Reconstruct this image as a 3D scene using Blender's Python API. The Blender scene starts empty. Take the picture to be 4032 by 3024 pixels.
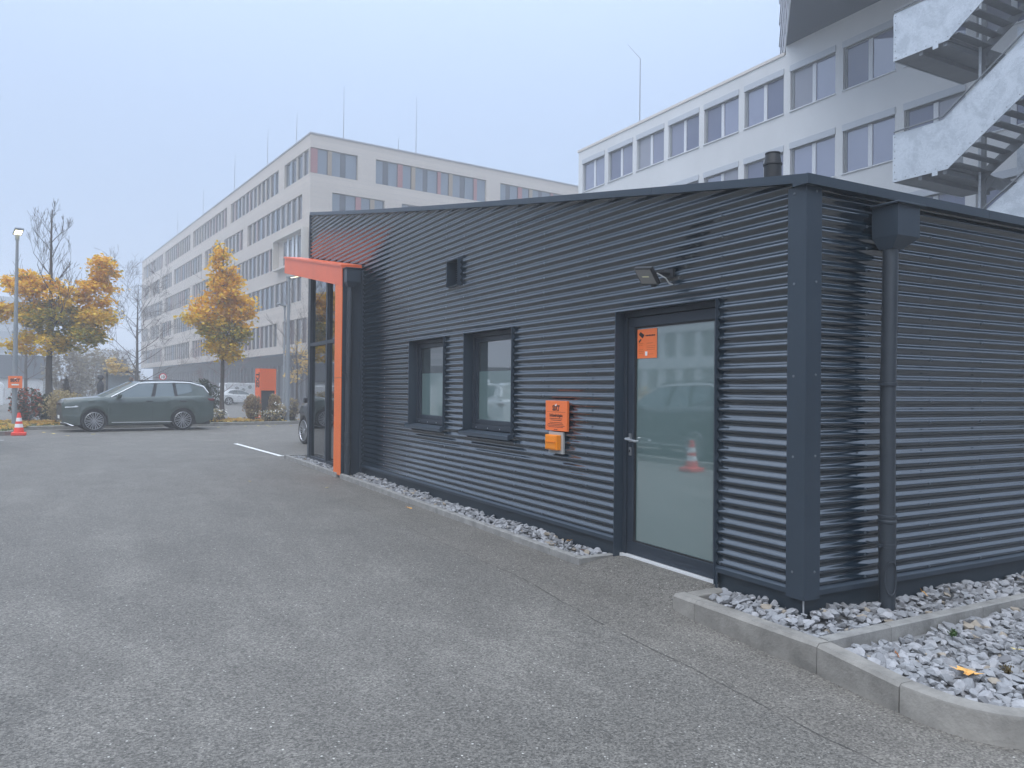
import bpy, bmesh, math, random
from mathutils import Vector, Matrix
R = math.radians
random.seed(7)
sc = bpy.context.scene
COL = sc.collection

# ------------------------------------------------------------------ camera
YAW, PITCH, ROLL = 0.503885, 0.0078615, 0.0095133
fw = Vector((math.sin(YAW)*math.cos(PITCH), math.cos(YAW)*math.cos(PITCH), math.sin(PITCH)))
rt = Vector((math.cos(YAW), -math.sin(YAW), 0))
up = rt.cross(fw)
r2 = math.cos(ROLL)*rt + math.sin(ROLL)*up
u2 = -math.sin(ROLL)*rt + math.cos(ROLL)*up
cd = bpy.data.cameras.new('camera'); cam = bpy.data.objects.new('camera', cd); COL.objects.link(cam)
cam.matrix_world = Matrix(((r2.x, u2.x, -fw.x, -4.1615), (r2.y, u2.y, -fw.y, -3.5418), (r2.z, u2.z, -fw.z, 1.4655), (0, 0, 0, 1)))
cd.sensor_width = 36; cd.lens = 27.256; cd.clip_start = 0.05; cd.clip_end = 2000
sc.camera = cam

# ------------------------------------------------------------------ sky, sun, exposure
SUN_EL, SUN_AZ = R(52), R(235)      # azimuth clockwise from +Y, where the brightness comes from
w = bpy.data.worlds.new('World'); sc.world = w; w.use_nodes = True
nt = w.node_tree; nt.nodes.clear()
sky = nt.nodes.new('ShaderNodeTexSky'); sky.sky_type = 'NISHITA'; sky.sun_disc = False
sky.sun_elevation = SUN_EL; sky.sun_rotation = SUN_AZ; sky.dust_density = 3.0; sky.air_density = 1.0
bgs = nt.nodes.new('ShaderNodeBackground'); bgs.inputs[1].default_value = 0.05
cl = nt.nodes.new('ShaderNodeBackground'); cl.inputs[0].default_value = (0.47, 0.60, 0.88, 1); cl.inputs[1].default_value = 0.66
# overcast: brightest overhead, falling evenly to the horizon all round
tc = nt.nodes.new('ShaderNodeTexCoord'); sz = nt.nodes.new('ShaderNodeSeparateXYZ'); nt.links.new(tc.outputs['Generated'], sz.inputs[0])
def wm(op, a, b_):
    k = nt.nodes.new('ShaderNodeMath'); k.operation = op
    for i, v in enumerate((a, b_)):
        if isinstance(v, (int, float)): k.inputs[i].default_value = v
        else: nt.links.new(v, k.inputs[i])
    return k.outputs[0]
se = wm('MAXIMUM', sz.outputs[2], 0.0)
ovv = wm('ADD', wm('ADD', wm('MULTIPLY', se, 0.20), 0.385), wm('MULTIPLY', wm('POWER', se, 3.0), 1.45))
nt.links.new(ovv, cl.inputs[1])
cmx = nt.nodes.new('ShaderNodeMix'); cmx.data_type = 'RGBA'; cmx.inputs[6].default_value = (0.435, 0.585, 0.86, 1); cmx.inputs[7].default_value = (0.575, 0.65, 0.765, 1)   # blue fog low down, whiter cloud overhead
nt.links.new(wm('POWER', se, 1.4), cmx.inputs[0]); nt.links.new(cmx.outputs[2], cl.inputs[0])
mx = nt.nodes.new('ShaderNodeMixShader'); mx.inputs[0].default_value = 0.85
wo = nt.nodes.new('ShaderNodeOutputWorld')
nt.links.new(sky.outputs[0], bgs.inputs[0]); nt.links.new(bgs.outputs[0], mx.inputs[1])
nt.links.new(cl.outputs[0], mx.inputs[2]); nt.links.new(mx.outputs[0], wo.inputs[0])
sl = bpy.data.lights.new('sun', 'SUN'); sl.energy = 0.6; sl.angle = R(60); sl.color = (1.0, 0.97, 0.93)
so = bpy.data.objects.new('sun', sl); COL.objects.link(so)
sd = Vector((math.sin(SUN_AZ)*math.cos(SUN_EL), math.cos(SUN_AZ)*math.cos(SUN_EL), math.sin(SUN_EL)))
so.rotation_euler = sd.to_track_quat('Z', 'Y').to_euler()
vs = sc.view_settings; vs.view_transform = 'Standard'; vs.look = 'None'; vs.exposure = 1.33; vs.gamma = 1.0; vs.use_curve_mapping = False
sc.cycles.use_denoising = True
sc.cycles.max_bounces = 7; sc.cycles.diffuse_bounces = 3; sc.cycles.glossy_bounces = 4; sc.cycles.volume_bounces = 2
sc.cycles.transmission_bounces = 4; sc.cycles.transparent_max_bounces = 6; sc.cycles.caustics_reflective = False; sc.cycles.caustics_refractive = False

# ------------------------------------------------------------------ materials
MATS = {}
def mat(name, col, rough=0.6, metal=0.0, spec=0.5, var=0.0, vscale=3.0, bump=0.0, bscale=40.0, coat=0.0, emit=None, estr=0.0, stretch=(1, 1, 1), dirt=None):
    """principled material with soft tonal variation and fine relief, both from world position"""
    if name in MATS: return MATS[name]
    m = bpy.data.materials.new(name); m.use_nodes = True; MATS[name] = m
    n = m.node_tree.nodes; l = m.node_tree.links; b = n['Principled BSDF']
    b.inputs['Base Color'].default_value = (*col, 1); b.inputs['Roughness'].default_value = rough
    b.inputs['Metallic'].default_value = metal; b.inputs['Specular IOR Level'].default_value = spec
    b.inputs['Coat Weight'].default_value = coat
    if emit: b.inputs['Emission Color'].default_value = (*emit, 1); b.inputs['Emission Strength'].default_value = estr
    if var or bump:
        g = n.new('ShaderNodeNewGeometry'); mp = n.new('ShaderNodeMapping'); mp.inputs['Scale'].default_value = stretch
        l.new(g.outputs['Position'], mp.inputs[0])
    if var:
        t = n.new('ShaderNodeTexNoise'); t.inputs['Scale'].default_value = vscale; t.inputs['Detail'].default_value = 6; t.inputs['Roughness'].default_value = 0.65
        l.new(mp.outputs[0], t.inputs[0])
        r = n.new('ShaderNodeMapRange'); r.inputs[1].default_value = 0.3; r.inputs[2].default_value = 0.7
        r.inputs[3].default_value = 1-var; r.inputs[4].default_value = 1+var
        l.new(t.outputs[0], r.inputs[0])
        mxn = n.new('ShaderNodeVectorMath'); mxn.operation = 'SCALE'; mxn.inputs[0].default_value = col
        l.new(r.outputs[0], mxn.inputs['Scale']); l.new(mxn.outputs[0], b.inputs['Base Color'])
        r3 = n.new('ShaderNodeMapRange'); r3.inputs[3].default_value = max(0.02, rough*(1-var*0.6)); r3.inputs[4].default_value = min(1, rough*(1+var*0.6))
        l.new(t.outputs[0], r3.inputs[0]); l.new(r3.outputs[0], b.inputs['Roughness'])
    if bump:
        t2 = n.new('ShaderNodeTexNoise'); t2.inputs['Scale'].default_value = bscale; t2.inputs['Detail'].default_value = 4
        l.new(mp.outputs[0], t2.inputs[0])
        bp = n.new('ShaderNodeBump'); bp.inputs['Strength'].default_value = bump; bp.inputs['Distance'].default_value = 0.02
        l.new(t2.outputs[0], bp.inputs['Height']); l.new(bp.outputs[0], b.inputs['Normal'])
    return m
def leafmat(name, c1, c2, c3):
    """foliage: colour chosen per leaf, a little light passes through"""
    m = bpy.data.materials.new(name); m.use_nodes = True; MATS[name] = m
    n = m.node_tree.nodes; l = m.node_tree.links; b = n['Principled BSDF']
    g = n.new('ShaderNodeNewGeometry'); cr = n.new('ShaderNodeValToRGB')
    cr.color_ramp.elements[0].color = (*c1, 1); cr.color_ramp.elements[1].color = (*c3, 1)
    e = cr.color_ramp.elements.new(0.5); e.color = (*c2, 1)
    l.new(g.outputs['Random Per Island'], cr.inputs[0]); l.new(cr.outputs[0], b.inputs['Base Color'])
    b.inputs['Roughness'].default_value = 0.6; b.inputs['Specular IOR Level'].default_value = 0.25
    tr = n.new('ShaderNodeBsdfTranslucent'); l.new(cr.outputs[0], tr.inputs[0])
    ms = n.new('ShaderNodeMixShader'); ms.inputs[0].default_value = 0.42
    out = n['Material Output']; l.new(b.outputs[0], ms.inputs[1]); l.new(tr.outputs[0], ms.inputs[2]); l.new(ms.outputs[0], out.inputs[0])
    return m
def asphalt_mat():
    m = bpy.data.materials.new('asphalt'); m.use_nodes = True
    n = m.node_tree.nodes; l = m.node_tree.links; b = n['Principled BSDF']
    g = n.new('ShaderNodeNewGeometry')
    def noise(scale, det=5, rough=0.6, st=None):
        t = n.new('ShaderNodeTexNoise'); t.inputs['Scale'].default_value = scale; t.inputs['Detail'].default_value = det; t.inputs['Roughness'].default_value = rough
        if st:
            mp = n.new('ShaderNodeMapping'); mp.inputs['Scale'].default_value = st; l.new(g.outputs['Position'], mp.inputs[0]); l.new(mp.outputs[0], t.inputs[0])
        else: l.new(g.outputs['Position'], t.inputs[0])
        return t
    def rng(s, a, b_, c, d):
        r = n.new('ShaderNodeMapRange'); r.inputs[1].default_value = a; r.inputs[2].default_value = b_; r.inputs[3].default_value = c; r.inputs[4].default_value = d
        l.new(s, r.inputs[0]); return r.outputs[0]
    def mul(a, b_):
        k = n.new('ShaderNodeMath'); k.operation = 'MULTIPLY'; l.new(a, k.inputs[0]); l.new(b_, k.inputs[1]); return k.outputs[0]
    big = rng(noise(0.32, 6, 0.6).outputs[0], 0.3, 0.72, 0.92, 1.08)
    mid = rng(noise(2.2, 5, 0.62, (1.0, 0.55, 1)).outputs[0], 0.32, 0.72, 0.90, 1.10)
    worn = rng(noise(1.1, 8, 0.72, (1, 0.6, 1)).outputs[0], 0.50, 0.68, 1.0, 1.22)
    fine = rng(noise(85, 3, 0.7).outputs[0], 0.3, 0.7, 0.56, 1.46)
    # separate aggregate stones
    v = n.new('ShaderNodeTexVoronoi'); v.inputs['Scale'].default_value = 105; l.new(g.outputs['Position'], v.inputs[0])
    sp = n.new('ShaderNodeSeparateColor'); l.new(v.outputs['Color'], sp.inputs[0])
    stone = rng(sp.outputs[0], 0.0, 1.0, 0.55, 1.5)
    v2 = n.new('ShaderNodeTexVoronoi'); v2.inputs['Scale'].default_value = 48; l.new(g.outputs['Position'], v2.inputs[0])
    sp2 = n.new('ShaderNodeSeparateColor'); l.new(v2.outputs['Color'], sp2.inputs[0])
    pick = rng(sp2.outputs[1], 0.945, 0.99, 0.15, 1.0); near = rng(v2.outputs['Distance'], 0.16, 0.30, 1.0, 0.0)
    pk = n.new('ShaderNodeMath'); pk.operation = 'GREATER_THAN'; l.new(sp2.outputs[1], pk.inputs[0]); pk.inputs[1].default_value = 0.945; pick = mul(pick, pk.outputs[0])
    chip = mul(pick, near)
    dark = rng(noise(0.75, 7, 0.7, (1, 0.45, 1)).outputs[0], 0.28, 0.46, 0.88, 1.0)
    tone = mul(mul(mul(mul(big, mid), worn), mul(fine, stone)), dark)
    # the strip laid later along the building is a browner, lighter mix
    sx = n.new('ShaderNodeSeparateXYZ'); l.new(g.outputs['Position'], sx.inputs[0])
    wob = n.new('ShaderNodeMath'); wob.operation = 'ADD'; l.new(sx.outputs[0], wob.inputs[0]); l.new(rng(noise(1.5).outputs[0], 0, 1, -0.05, 0.05), wob.inputs[1])
    strip = mul(rng(wob.outputs[0], -1.10, -1.02, 0, 1), rng(sx.outputs[1], 14.2, 14.3, 1, 0))
    cm = n.new('ShaderNodeMix'); cm.data_type = 'RGBA'; cm.inputs[6].default_value = (0.139, 0.130, 0.115, 1); cm.inputs[7].default_value = (0.147, 0.136, 0.119, 1); l.new(strip, cm.inputs[0])
    sc_ = n.new('ShaderNodeVectorMath'); sc_.operation = 'SCALE'; l.new(cm.outputs[2], sc_.inputs[0]); l.new(tone, sc_.inputs['Scale'])
    c2 = n.new('ShaderNodeMix'); c2.data_type = 'RGBA'; l.new(chip, c2.inputs[0]); l.new(sc_.outputs[0], c2.inputs[6]); c2.inputs[7].default_value = (0.62, 0.60, 0.55, 1)
    l.new(c2.outputs[2], b.inputs['Base Color'])
    b.inputs['Roughness'].default_value = 0.68; b.inputs['Specular IOR Level'].default_value = 0.4
    bp = n.new('ShaderNodeBump'); bp.inputs['Strength'].default_value = 0.55; bp.inputs['Distance'].default_value = 0.006
    l.new(v.outputs['Distance'], bp.inputs['Height']); l.new(bp.outputs[0], b.inputs['Normal'])
    return m
def joint_mat(name, col, pz, pu, jc, wdt=0.03):
    """cladding boards: bed joints every pz metres, a little board to board variation"""
    m = bpy.data.materials.new(name); m.use_nodes = True
    n = m.node_tree.nodes; l = m.node_tree.links; b = n['Principled BSDF']
    g = n.new('ShaderNodeNewGeometry'); s = n.new('ShaderNodeSeparateXYZ'); l.new(g.outputs['Position'], s.inputs[0])
    d = n.new('ShaderNodeMath'); d.operation = 'DIVIDE'; l.new(s.outputs[2], d.inputs[0]); d.inputs[1].default_value = pz
    fr = n.new('ShaderNodeMath'); fr.operation = 'FRACT'; l.new(d.outputs[0], fr.inputs[0])
    ls = n.new('ShaderNodeMath'); ls.operation = 'LESS_THAN'; l.new(fr.outputs[0], ls.inputs[0]); ls.inputs[1].default_value = wdt/pz
    fl = n.new('ShaderNodeMath'); fl.operation = 'FLOOR'; l.new(d.outputs[0], fl.inputs[0])
    wn = n.new('ShaderNodeTexWhiteNoise'); wn.noise_dimensions = '1D'; l.new(fl.outputs[0], wn.inputs['W'])
    t = n.new('ShaderNodeTexNoise'); t.inputs['Scale'].default_value = 0.5; l.new(g.outputs['Position'], t.inputs[0])
    ad = n.new('ShaderNodeMath'); ad.operation = 'ADD'; l.new(wn.outputs[0], ad.inputs[0]); l.new(t.outputs[0], ad.inputs[1])
    r = n.new('ShaderNodeMapRange'); r.inputs[2].default_value = 2; r.inputs[3].default_value = 0.9; r.inputs[4].default_value = 1.1; l.new(ad.outputs[0], r.inputs[0])
    v = n.new('ShaderNodeVectorMath'); v.operation = 'SCALE'; v.inputs[0].default_value = col; l.new(r.outputs[0], v.inputs['Scale'])
    mxn = n.new('ShaderNodeMix'); mxn.data_type = 'RGBA'; l.new(ls.outputs[0], mxn.inputs[0]); l.new(v.outputs[0], mxn.inputs[6]); mxn.inputs[7].default_value = (*jc, 1)
    l.new(mxn.outputs[2], b.inputs['Base Color']); b.inputs['Roughness'].default_value = 0.7
    return m
def galv_mat():
    m = bpy.data.materials.new('galvanised'); m.use_nodes = True
    n = m.node_tree.nodes; l = m.node_tree.links; b = n['Principled BSDF']
    g = n.new('ShaderNodeNewGeometry')
    t = n.new('ShaderNodeTexNoise'); t.inputs['Scale'].default_value = 1.7; t.inputs['Detail'].default_value = 7; t.inputs['Distortion'].default_value = 1.2
    l.new(g.outputs['Position'], t.inputs[0])
    v = n.new('ShaderNodeTexVoronoi'); v.inputs['Scale'].default_value = 24; l.new(g.outputs['Position'], v.inputs[0])
    cr = n.new('ShaderNodeValToRGB'); cr.color_ramp.elements[0].position = 0.36; cr.color_ramp.elements[1].position = 0.62
    cr.color_ramp.elements[0].color = (0.43, 0.47, 0.51, 1); cr.color_ramp.elements[1].color = (0.56, 0.60, 0.64, 1)
    e = cr.color_ramp.elements.new(0.5); e.color = (0.50, 0.54, 0.58, 1)
    sv = n.new('ShaderNodeSeparateColor'); l.new(v.outputs['Color'], sv.inputs[0])
    mr = n.new('ShaderNodeMapRange'); mr.inputs[3].default_value = -0.09; mr.inputs[4].default_value = 0.09; l.new(sv.outputs[0], mr.inputs[0])
    ad = n.new('ShaderNodeMath'); ad.operation = 'ADD'; l.new(t.outputs[0], ad.inputs[0]); l.new(mr.outputs[0], ad.inputs[1])
    l.new(ad.outputs[0], cr.inputs[0]); l.new(cr.outputs[0], b.inputs['Base Color'])
    b.inputs['Metallic'].default_value = 0.35; b.inputs['Roughness'].default_value = 0.5
    return m
ANTH = (0.007, 0.018, 0.030)
m_corr = mat('anthracite_sheet', ANTH, 0.13, spec=0.9, var=0.10, vscale=1.6, bump=0.06, bscale=1.3)
m_corr.node_tree.nodes['Principled BSDF'].inputs['IOR'].default_value = 1.78
m_trim = mat('anthracite_trim', (0.030, 0.045, 0.063), 0.40, spec=0.6, var=0.10, vscale=1.1, bump=0.02, bscale=3)
m_pipe = mat('anthracite_pipe', (0.036, 0.045, 0.056), 0.42, var=0.12, vscale=4)
m_plinth = mat('plinth_sheet', (0.022, 0.034, 0.046), 0.5, var=0.15, vscale=2)
m_frame = mat('window_frame_grey', (0.026, 0.036, 0.050), 0.42, var=0.08, vscale=5)
m_steel = mat('stainless_steel', (0.62, 0.63, 0.64), 0.3, metal=0.9)
m_screw = mat('screw_head', (0.20, 0.22, 0.24), 0.4, metal=0.5)
m_screw2 = mat('painted_screw', (0.07, 0.085, 0.10), 0.35)
m_orange = mat('orange_sheet', (0.86, 0.17, 0.025), 0.38, spec=0.5, var=0.06, vscale=1.3)
m_oranged = mat('orange_canopy_sheet', (0.84, 0.15, 0.05), 0.42, spec=0.6, var=0.07, vscale=1.7)
m_dark = mat('dark_void', (0.012, 0.013, 0.015), 0.8)
m_conc = mat('concrete_kerb', (0.255, 0.242, 0.218), 0.85, var=0.34, vscale=4, bump=0.25, bscale=60)
m_conc2 = mat('concrete_edging', (0.275, 0.268, 0.252), 0.85, var=0.28, vscale=6, bump=0.2, bscale=60)
m_white = mat('road_paint', (0.74, 0.74, 0.72), 0.7, var=0.12, vscale=6)
m_glass = mat('reflecting_glass', (0.010, 0.014, 0.017), 0.02, spec=1.0)
MATS['reflecting_glass'].node_tree.nodes['Principled BSDF'].inputs['IOR'].default_value = 2.5
m_frost = mat('frosted_film', (0.14, 0.21, 0.205), 0.03, spec=1.0)
MATS['frosted_film'].node_tree.nodes['Principled BSDF'].inputs['IOR'].default_value = 2.3
m_upane = mat('dim_pane', (0.05, 0.065, 0.07), 0.03, spec=1.0)
m_upane.node_tree.nodes['Principled BSDF'].inputs['IOR'].default_value = 2.0
m_black = mat('black_plastic', (0.018, 0.019, 0.021), 0.5)
m_galv = galv_mat()
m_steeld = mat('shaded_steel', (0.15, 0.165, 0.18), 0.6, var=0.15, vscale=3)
m_render = mat('white_render', (0.62, 0.63, 0.635), 0.9, var=0.07, vscale=0.35, stretch=(1, 1, 0.5))
m_bark = mat('bark', (0.075, 0.062, 0.055), 0.9, var=0.3, vscale=8)
m_twig = mat('twig', (0.11, 0.085, 0.078), 0.9, var=0.25, vscale=6)
m_asph = asphalt_mat()

# ------------------------------------------------------------------ mesh helpers
class MB:
    def __init__(s): s.v = []; s.f = []
    def add(s, vs, fs):
        k = len(s.v); s.v += [tuple(p) for p in vs]; s.f += [tuple(i+k for i in f) for f in fs]; return s
    def box(s, x0, x1, y0, y1, z0, z1):
        return s.add([(x0,y0,z0),(x1,y0,z0),(x1,y1,z0),(x0,y1,z0),(x0,y0,z1),(x1,y0,z1),(x1,y1,z1),(x0,y1,z1)],
                     [(3,2,1,0),(4,5,6,7),(0,1,5,4),(1,2,6,5),(2,3,7,6),(3,0,4,7)])
    def obox(s, c, ax, ay, az):   # centre and three half-axes
        c, ax, ay, az = map(Vector, (c, ax, ay, az)); vs = []
        for sz in (-1, 1):
            for a, b in ((-1,-1),(1,-1),(1,1),(-1,1)): vs.append(c+ax*a+ay*b+az*sz)
        return s.add(vs, [(3,2,1,0),(4,5,6,7),(0,1,5,4),(1,2,6,5),(2,3,7,6),(3,0,4,7)])
    def quad(s, a, b, c, d): return s.add([a, b, c, d], [(0,1,2,3)])
    def poly(s, pts): return s.add(pts, [tuple(range(len(pts)))])
    def prism(s, pts, off):
        off = Vector(off); n = len(pts); a = [Vector(p) for p in pts]; b = [p+off for p in a]
        return s.add(a+b, [tuple(range(n))[::-1], tuple(range(n, 2*n))]+[(i,(i+1)%n,n+(i+1)%n,n+i) for i in range(n)])
    def tube(s, pts, rad, n=8, cap=True):
        pts = [Vector(p) for p in pts]; rad = rad if isinstance(rad, (list, tuple)) else [rad]*len(pts); k = len(s.v); prev = None
        for i, p in enumerate(pts):
            d = (pts[min(i+1, len(pts)-1)]-pts[max(i-1, 0)])
            if d.length < 1e-9: d = Vector((0,0,1))
            d.normalize()
            if prev is None: a = d.orthogonal().normalized()
            else:
                a = prev-d*prev.dot(d); a = a.normalized() if a.length > 1e-6 else d.orthogonal().normalized()
            prev = a; b = d.cross(a)
            for j in range(n):
                t = 2*math.pi*j/n; s.v.append(tuple(p+(a*math.cos(t)+b*math.sin(t))*rad[i]))
        for i in range(len(pts)-1):
            for j in range(n):
                s.f.append((k+i*n+j, k+i*n+(j+1)%n, k+(i+1)*n+(j+1)%n, k+(i+1)*n+j))
        if cap:
            s.f.append(tuple(k+j for j in range(n))[::-1]); s.f.append(tuple(k+(len(pts)-1)*n+j for j in range(n)))
        return s
    def lathe(s, o, axis, prof, n=24, side=None, cap=False):  # prof: (radius, along)
        o, axis = Vector(o), Vector(axis).normalized(); a = axis.orthogonal().normalized(); b = axis.cross(a); k = len(s.v)
        for r, h in prof:
            for j in range(n):
                t = 2*math.pi*j/n; s.v.append(tuple(o+axis*h+(a*math.cos(t)+b*math.sin(t))*r))
        for i in range(len(prof)-1):
            for j in range(n): s.f.append((k+i*n+j, k+i*n+(j+1)%n, k+(i+1)*n+(j+1)%n, k+(i+1)*n+j))
        if cap:
            s.f.append(tuple(k+j for j in range(n))[::-1]); s.f.append(tuple(k+(len(prof)-1)*n+j for j in range(n)))
        return s
    def build(s, name, m, parent=None, smooth=False, world=True, angle=35, bevel=0.0):
        off = Vector((0,0,0)); p = parent
        while p is not None and world: off += p.location; p = p.parent
        me = bpy.data.meshes.new(name); me.from_pydata([(a-off.x, b-off.y, c-off.z) for a, b, c in s.v], [], s.f); me.update()
        if m: me.materials.append(m)
        if smooth:
            for q in me.polygons: q.use_smooth = True
            if angle < 180: me.set_sharp_from_angle(angle=R(angle))
        o = bpy.data.objects.new(name, me); COL.objects.link(o); o.parent = parent
        if bevel:
            bv = o.modifiers.new('bevel', 'BEVEL'); bv.width = bevel; bv.segments = 2; bv.limit_method = 'ANGLE'; bv.angle_limit = R(40)
        return o
def empty(name, loc=(0,0,0), rz=0.0):
    o = bpy.data.objects.new(name, None); COL.objects.link(o); o.location = loc; o.rotation_euler = (0,0,rz); o.empty_display_size = 0.2
    return o
def tag(o, label=None, cat=None, group=None, kind=None):
    if label: o['label'] = label
    if cat: o['category'] = cat
    if group: o['group'] = group
    if kind: o['kind'] = kind
    return o
def inst(src, name, loc, parent, rot=(0,0,0), scale=(1,1,1), m=None):
    o = bpy.data.objects.new(name, src); COL.objects.link(o); o.parent = parent; o.location = loc; o.rotation_euler = rot; o.scale = scale
    return o
def copy_tree(o, parent=None, mats=None):
    c = o.copy(); COL.objects.link(c); c.parent = parent
    if mats and o.type == 'MESH' and o.data.materials and o.data.materials[0].name in mats:
        c.data = o.data.copy(); c.data.materials[0] = mats[o.data.materials[0].name]
    for ch in o.children: copy_tree(ch, c, mats)
    return c
def text(name, body, size, m, parent, org, right, upv, align='CENTER', bold=0.0, squeeze=1.0, ext=0.0006):
    """flat lettering: org is the anchor on the baseline, right/up span the sign's face (world axes)"""
    cu = bpy.data.curves.new(name, 'FONT'); cu.body = body; cu.size = size; cu.align_x = align; cu.offset = bold; cu.resolution_u = 3
    t = bpy.data.objects.new(name, cu); COL.objects.link(t)
    dg = bpy.context.evaluated_depsgraph_get(); me = bpy.data.meshes.new_from_object(t.evaluated_get(dg))
    bpy.data.objects.remove(t); me.name = name
    r, u, o_ = Vector(right), Vector(upv), Vector(org); off = Vector((0,0,0)); p = parent
    while p is not None: off += p.location; p = p.parent
    for v in me.vertices: v.co = o_-off+r*(v.co.x*squeeze)+u*v.co.y
    me.materials.clear(); me.materials.append(m)
    o = bpy.data.objects.new(name, me); COL.objects.link(o); o.parent = parent
    return o
def sstep(a, b, t):
    t = max(0.0, min(1.0, (t-a)/(b-a))); return t*t*(3-2*t)

# ------------------------------------------------------------------ ground
def zg(x, y):
    z = -0.06-0.04*sstep(4, -4, y) if False else -0.06-0.04*(1-sstep(-4, 4, y))
    z -= 0.10*(1-sstep(-0.8, 2.5, y))*sstep(-4.0, -0.6, x)
    if 0.6 < y < 2.3 and x > -0.6:   # the asphalt is ramped up to the door sill
        k = sstep(0.70, 0.86, y)*(1-sstep(2.06, 2.2, y))*sstep(-0.5, -0.02, x); z = z*(1-k)+0.004*k
    return z
def lines(a, b, fine, coarse):
    out = [a]; t = a
    while t < b:
        st = coarse(t) if not (fine[0] <= t < fine[1]) else fine[2]
        t = min(b, t+st); out.append(t)
    return out
def axis(lo, hi, f0, f1, st):
    xs = []; t = f0
    while t < f1: xs.append(t); t += st
    xs.append(f1); k = st; t = f1
    while t < hi: k *= 1.5; t = min(hi, t+k); xs.append(t)
    k = st; t = f0; pre = []
    while t > lo: k *= 1.5; t = max(lo, t-k); pre.append(t)
    return pre[::-1]+xs
gx = axis(-380, 380, -6.0, 0.06, 0.10); gy = axis(-380, 380, -4.0, 4.0, 0.10)
b = MB(); nx, ny = len(gx), len(gy)
b.v = [(x, y, zg(x, y)) for y in gy for x in gx]
b.f = [(j*nx+i, j*nx+i+1, (j+1)*nx+i+1, (j+1)*nx+i) for j in range(ny-1) for i in range(nx-1)]
tag(b.build('asphalt_ground', m_asph, smooth=True, angle=180), 'grey asphalt yard in front of the dark pavilion', kind='structure')
# the cut joint between the two asphalt mixes
b = MB(); rnd = random.Random(3); y = 14.0; xo = 0; prev = None
while y > -4.4:
    xo = xo*0.85+rnd.uniform(-0.012, 0.012); x = -1.03+xo; wd = 0.0015+0.002*rnd.random()
    cur = ((x-wd, y, zg(x, y)+0.004), (x+wd, y, zg(x, y)+0.004))
    if prev and rnd.random() < 0.75: b.quad(prev[0], cur[0], cur[1], prev[1])
    prev = cur; y -= 0.09
tag(b.build('asphalt_joint', mat('joint_tar', (0.075, 0.071, 0.066), 0.9)), 'thin dark cut joint in the asphalt along the pavilion', kind='structure')
# painted bay lines
def strip(name, pts, wd, m, lab):
    b = MB()
    for (x0, y0), (x1, y1) in zip(pts[:-1], pts[1:]):
        d = Vector((x1-x0, y1-y0, 0)).normalized(); n_ = Vector((-d.y, d.x, 0))*wd/2
        q = [Vector((x0, y0, zg(x0, y0)+0.005)), Vector((x1, y1, zg(x1, y1)+0.005))]
        b.quad(q[0]-n_, q[1]-n_, q[1]+n_, q[0]+n_)
    return tag(b.build(name, m), lab, kind='structure')
strip('parking_line', [(-0.56, 18.5), (-0.42, 16.2), (-0.30, 14.22)], 0.11, m_white, 'white painted bay line running up to the pavilion corner')
strip('parking_line', [(-0.36, 14.16), (4.5, 14.55)], 0.11, m_white, 'white painted line across the bay ends at the glass front')
strip('parking_line', [(-8.6, 21.9), (-6.1, 22.05)], 0.11, m_white, 'white painted line end at the left edge of the yard')

# ------------------------------------------------------------------ pavilion
PAV = tag(empty('pavilion', (0, 0, 0)), 'low dark pavilion clad in horizontal corrugated sheet with an orange entrance frame', 'building')
PITCHC = 0.0764; AMP = 0.0108
def cx(z): return 0.019-AMP*math.cos(2*math.pi*(z-0.165)/PITCHC)*-1 if False else 0.020+AMP*math.cos(2*math.pi*(z-0.150)/PITCHC)
def roof_top(y):
    t = (y+0.05)/12.9; return 2.900+0.1769*(y+0.05)-0.16*t*(1-t)
Y_END = 13.07
def corr_patch(bm, axis_, u0, u1, z0, z1, top=None, nu=1):
    """corrugated sheet patch; axis_ 'A': plane x=const running in y, 'B': plane y=const running in x"""
    st = PITCHC/14; zs = [z0]; k = math.ceil(z0/st+1e-6)
    while k*st < z1-1e-5:
        zs.append(k*st); k += 1
    zs.append(z1); us = [u0+(u1-u0)*i/nu for i in range(nu+1)]; grid = []
    for z in zs:
        row = []
        for u in us: row.append(bm.verts.new((cx(z), u, z) if axis_ == 'A' else (u, cx(z), z)))
        grid.append(row)
    for i in range(len(zs)-1):
        for j in range(nu):
            q = (grid[i][j], grid[i][j+1], grid[i+1][j+1], grid[i+1][j])
            bm.faces.new(q if axis_ == 'B' else q[::-1])
def mesh_obj(name, bm, m, parent, smooth=True, angle=60):
    me = bpy.data.meshes.new(name); bm.to_mesh(me); bm.free(); me.materials.append(m)
    if smooth:
        for p in me.polygons: p.use_smooth = True
        me.set_sharp_from_angle(angle=R(angle))
    o = bpy.data.objects.new(name, me); COL.objects.link(o); o.parent = parent; return o
Z0 = 0.168
WIN = [(5.888, 7.122), (4.015, 5.251)]; WZ = (0.958, 2.167)
DOOR = (0.829, 2.082); DZ = 2.168
VENT = (5.42, 5.76, 2.80, 3.133)
bm = bmesh.new()
def colpatch(y0, y1, z0): corr_patch(bm, 'A', y0, y1, z0, min(5.3, roof_top(y1)+0.1), nu=max(1, int((y1-y0)/1.5)))
colpatch(0.10, DOOR[0], Z0)
colpatch(DOOR[0], DOOR[1], DZ)
colpatch(DOOR[1], WIN[1][0], Z0)
corr_patch(bm, 'A', WIN[1][0], WIN[1][1], Z0, WZ[0]); colpatch(WIN[1][0], WIN[1][1], WZ[1])
colpatch(WIN[1][1], VENT[0], Z0)
corr_patch(bm, 'A', VENT[0], VENT[1], Z0, VENT[2]); colpatch(VENT[0], VENT[1], VENT[3])
colpatch(VENT[1], WIN[0][0], Z0)
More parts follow.
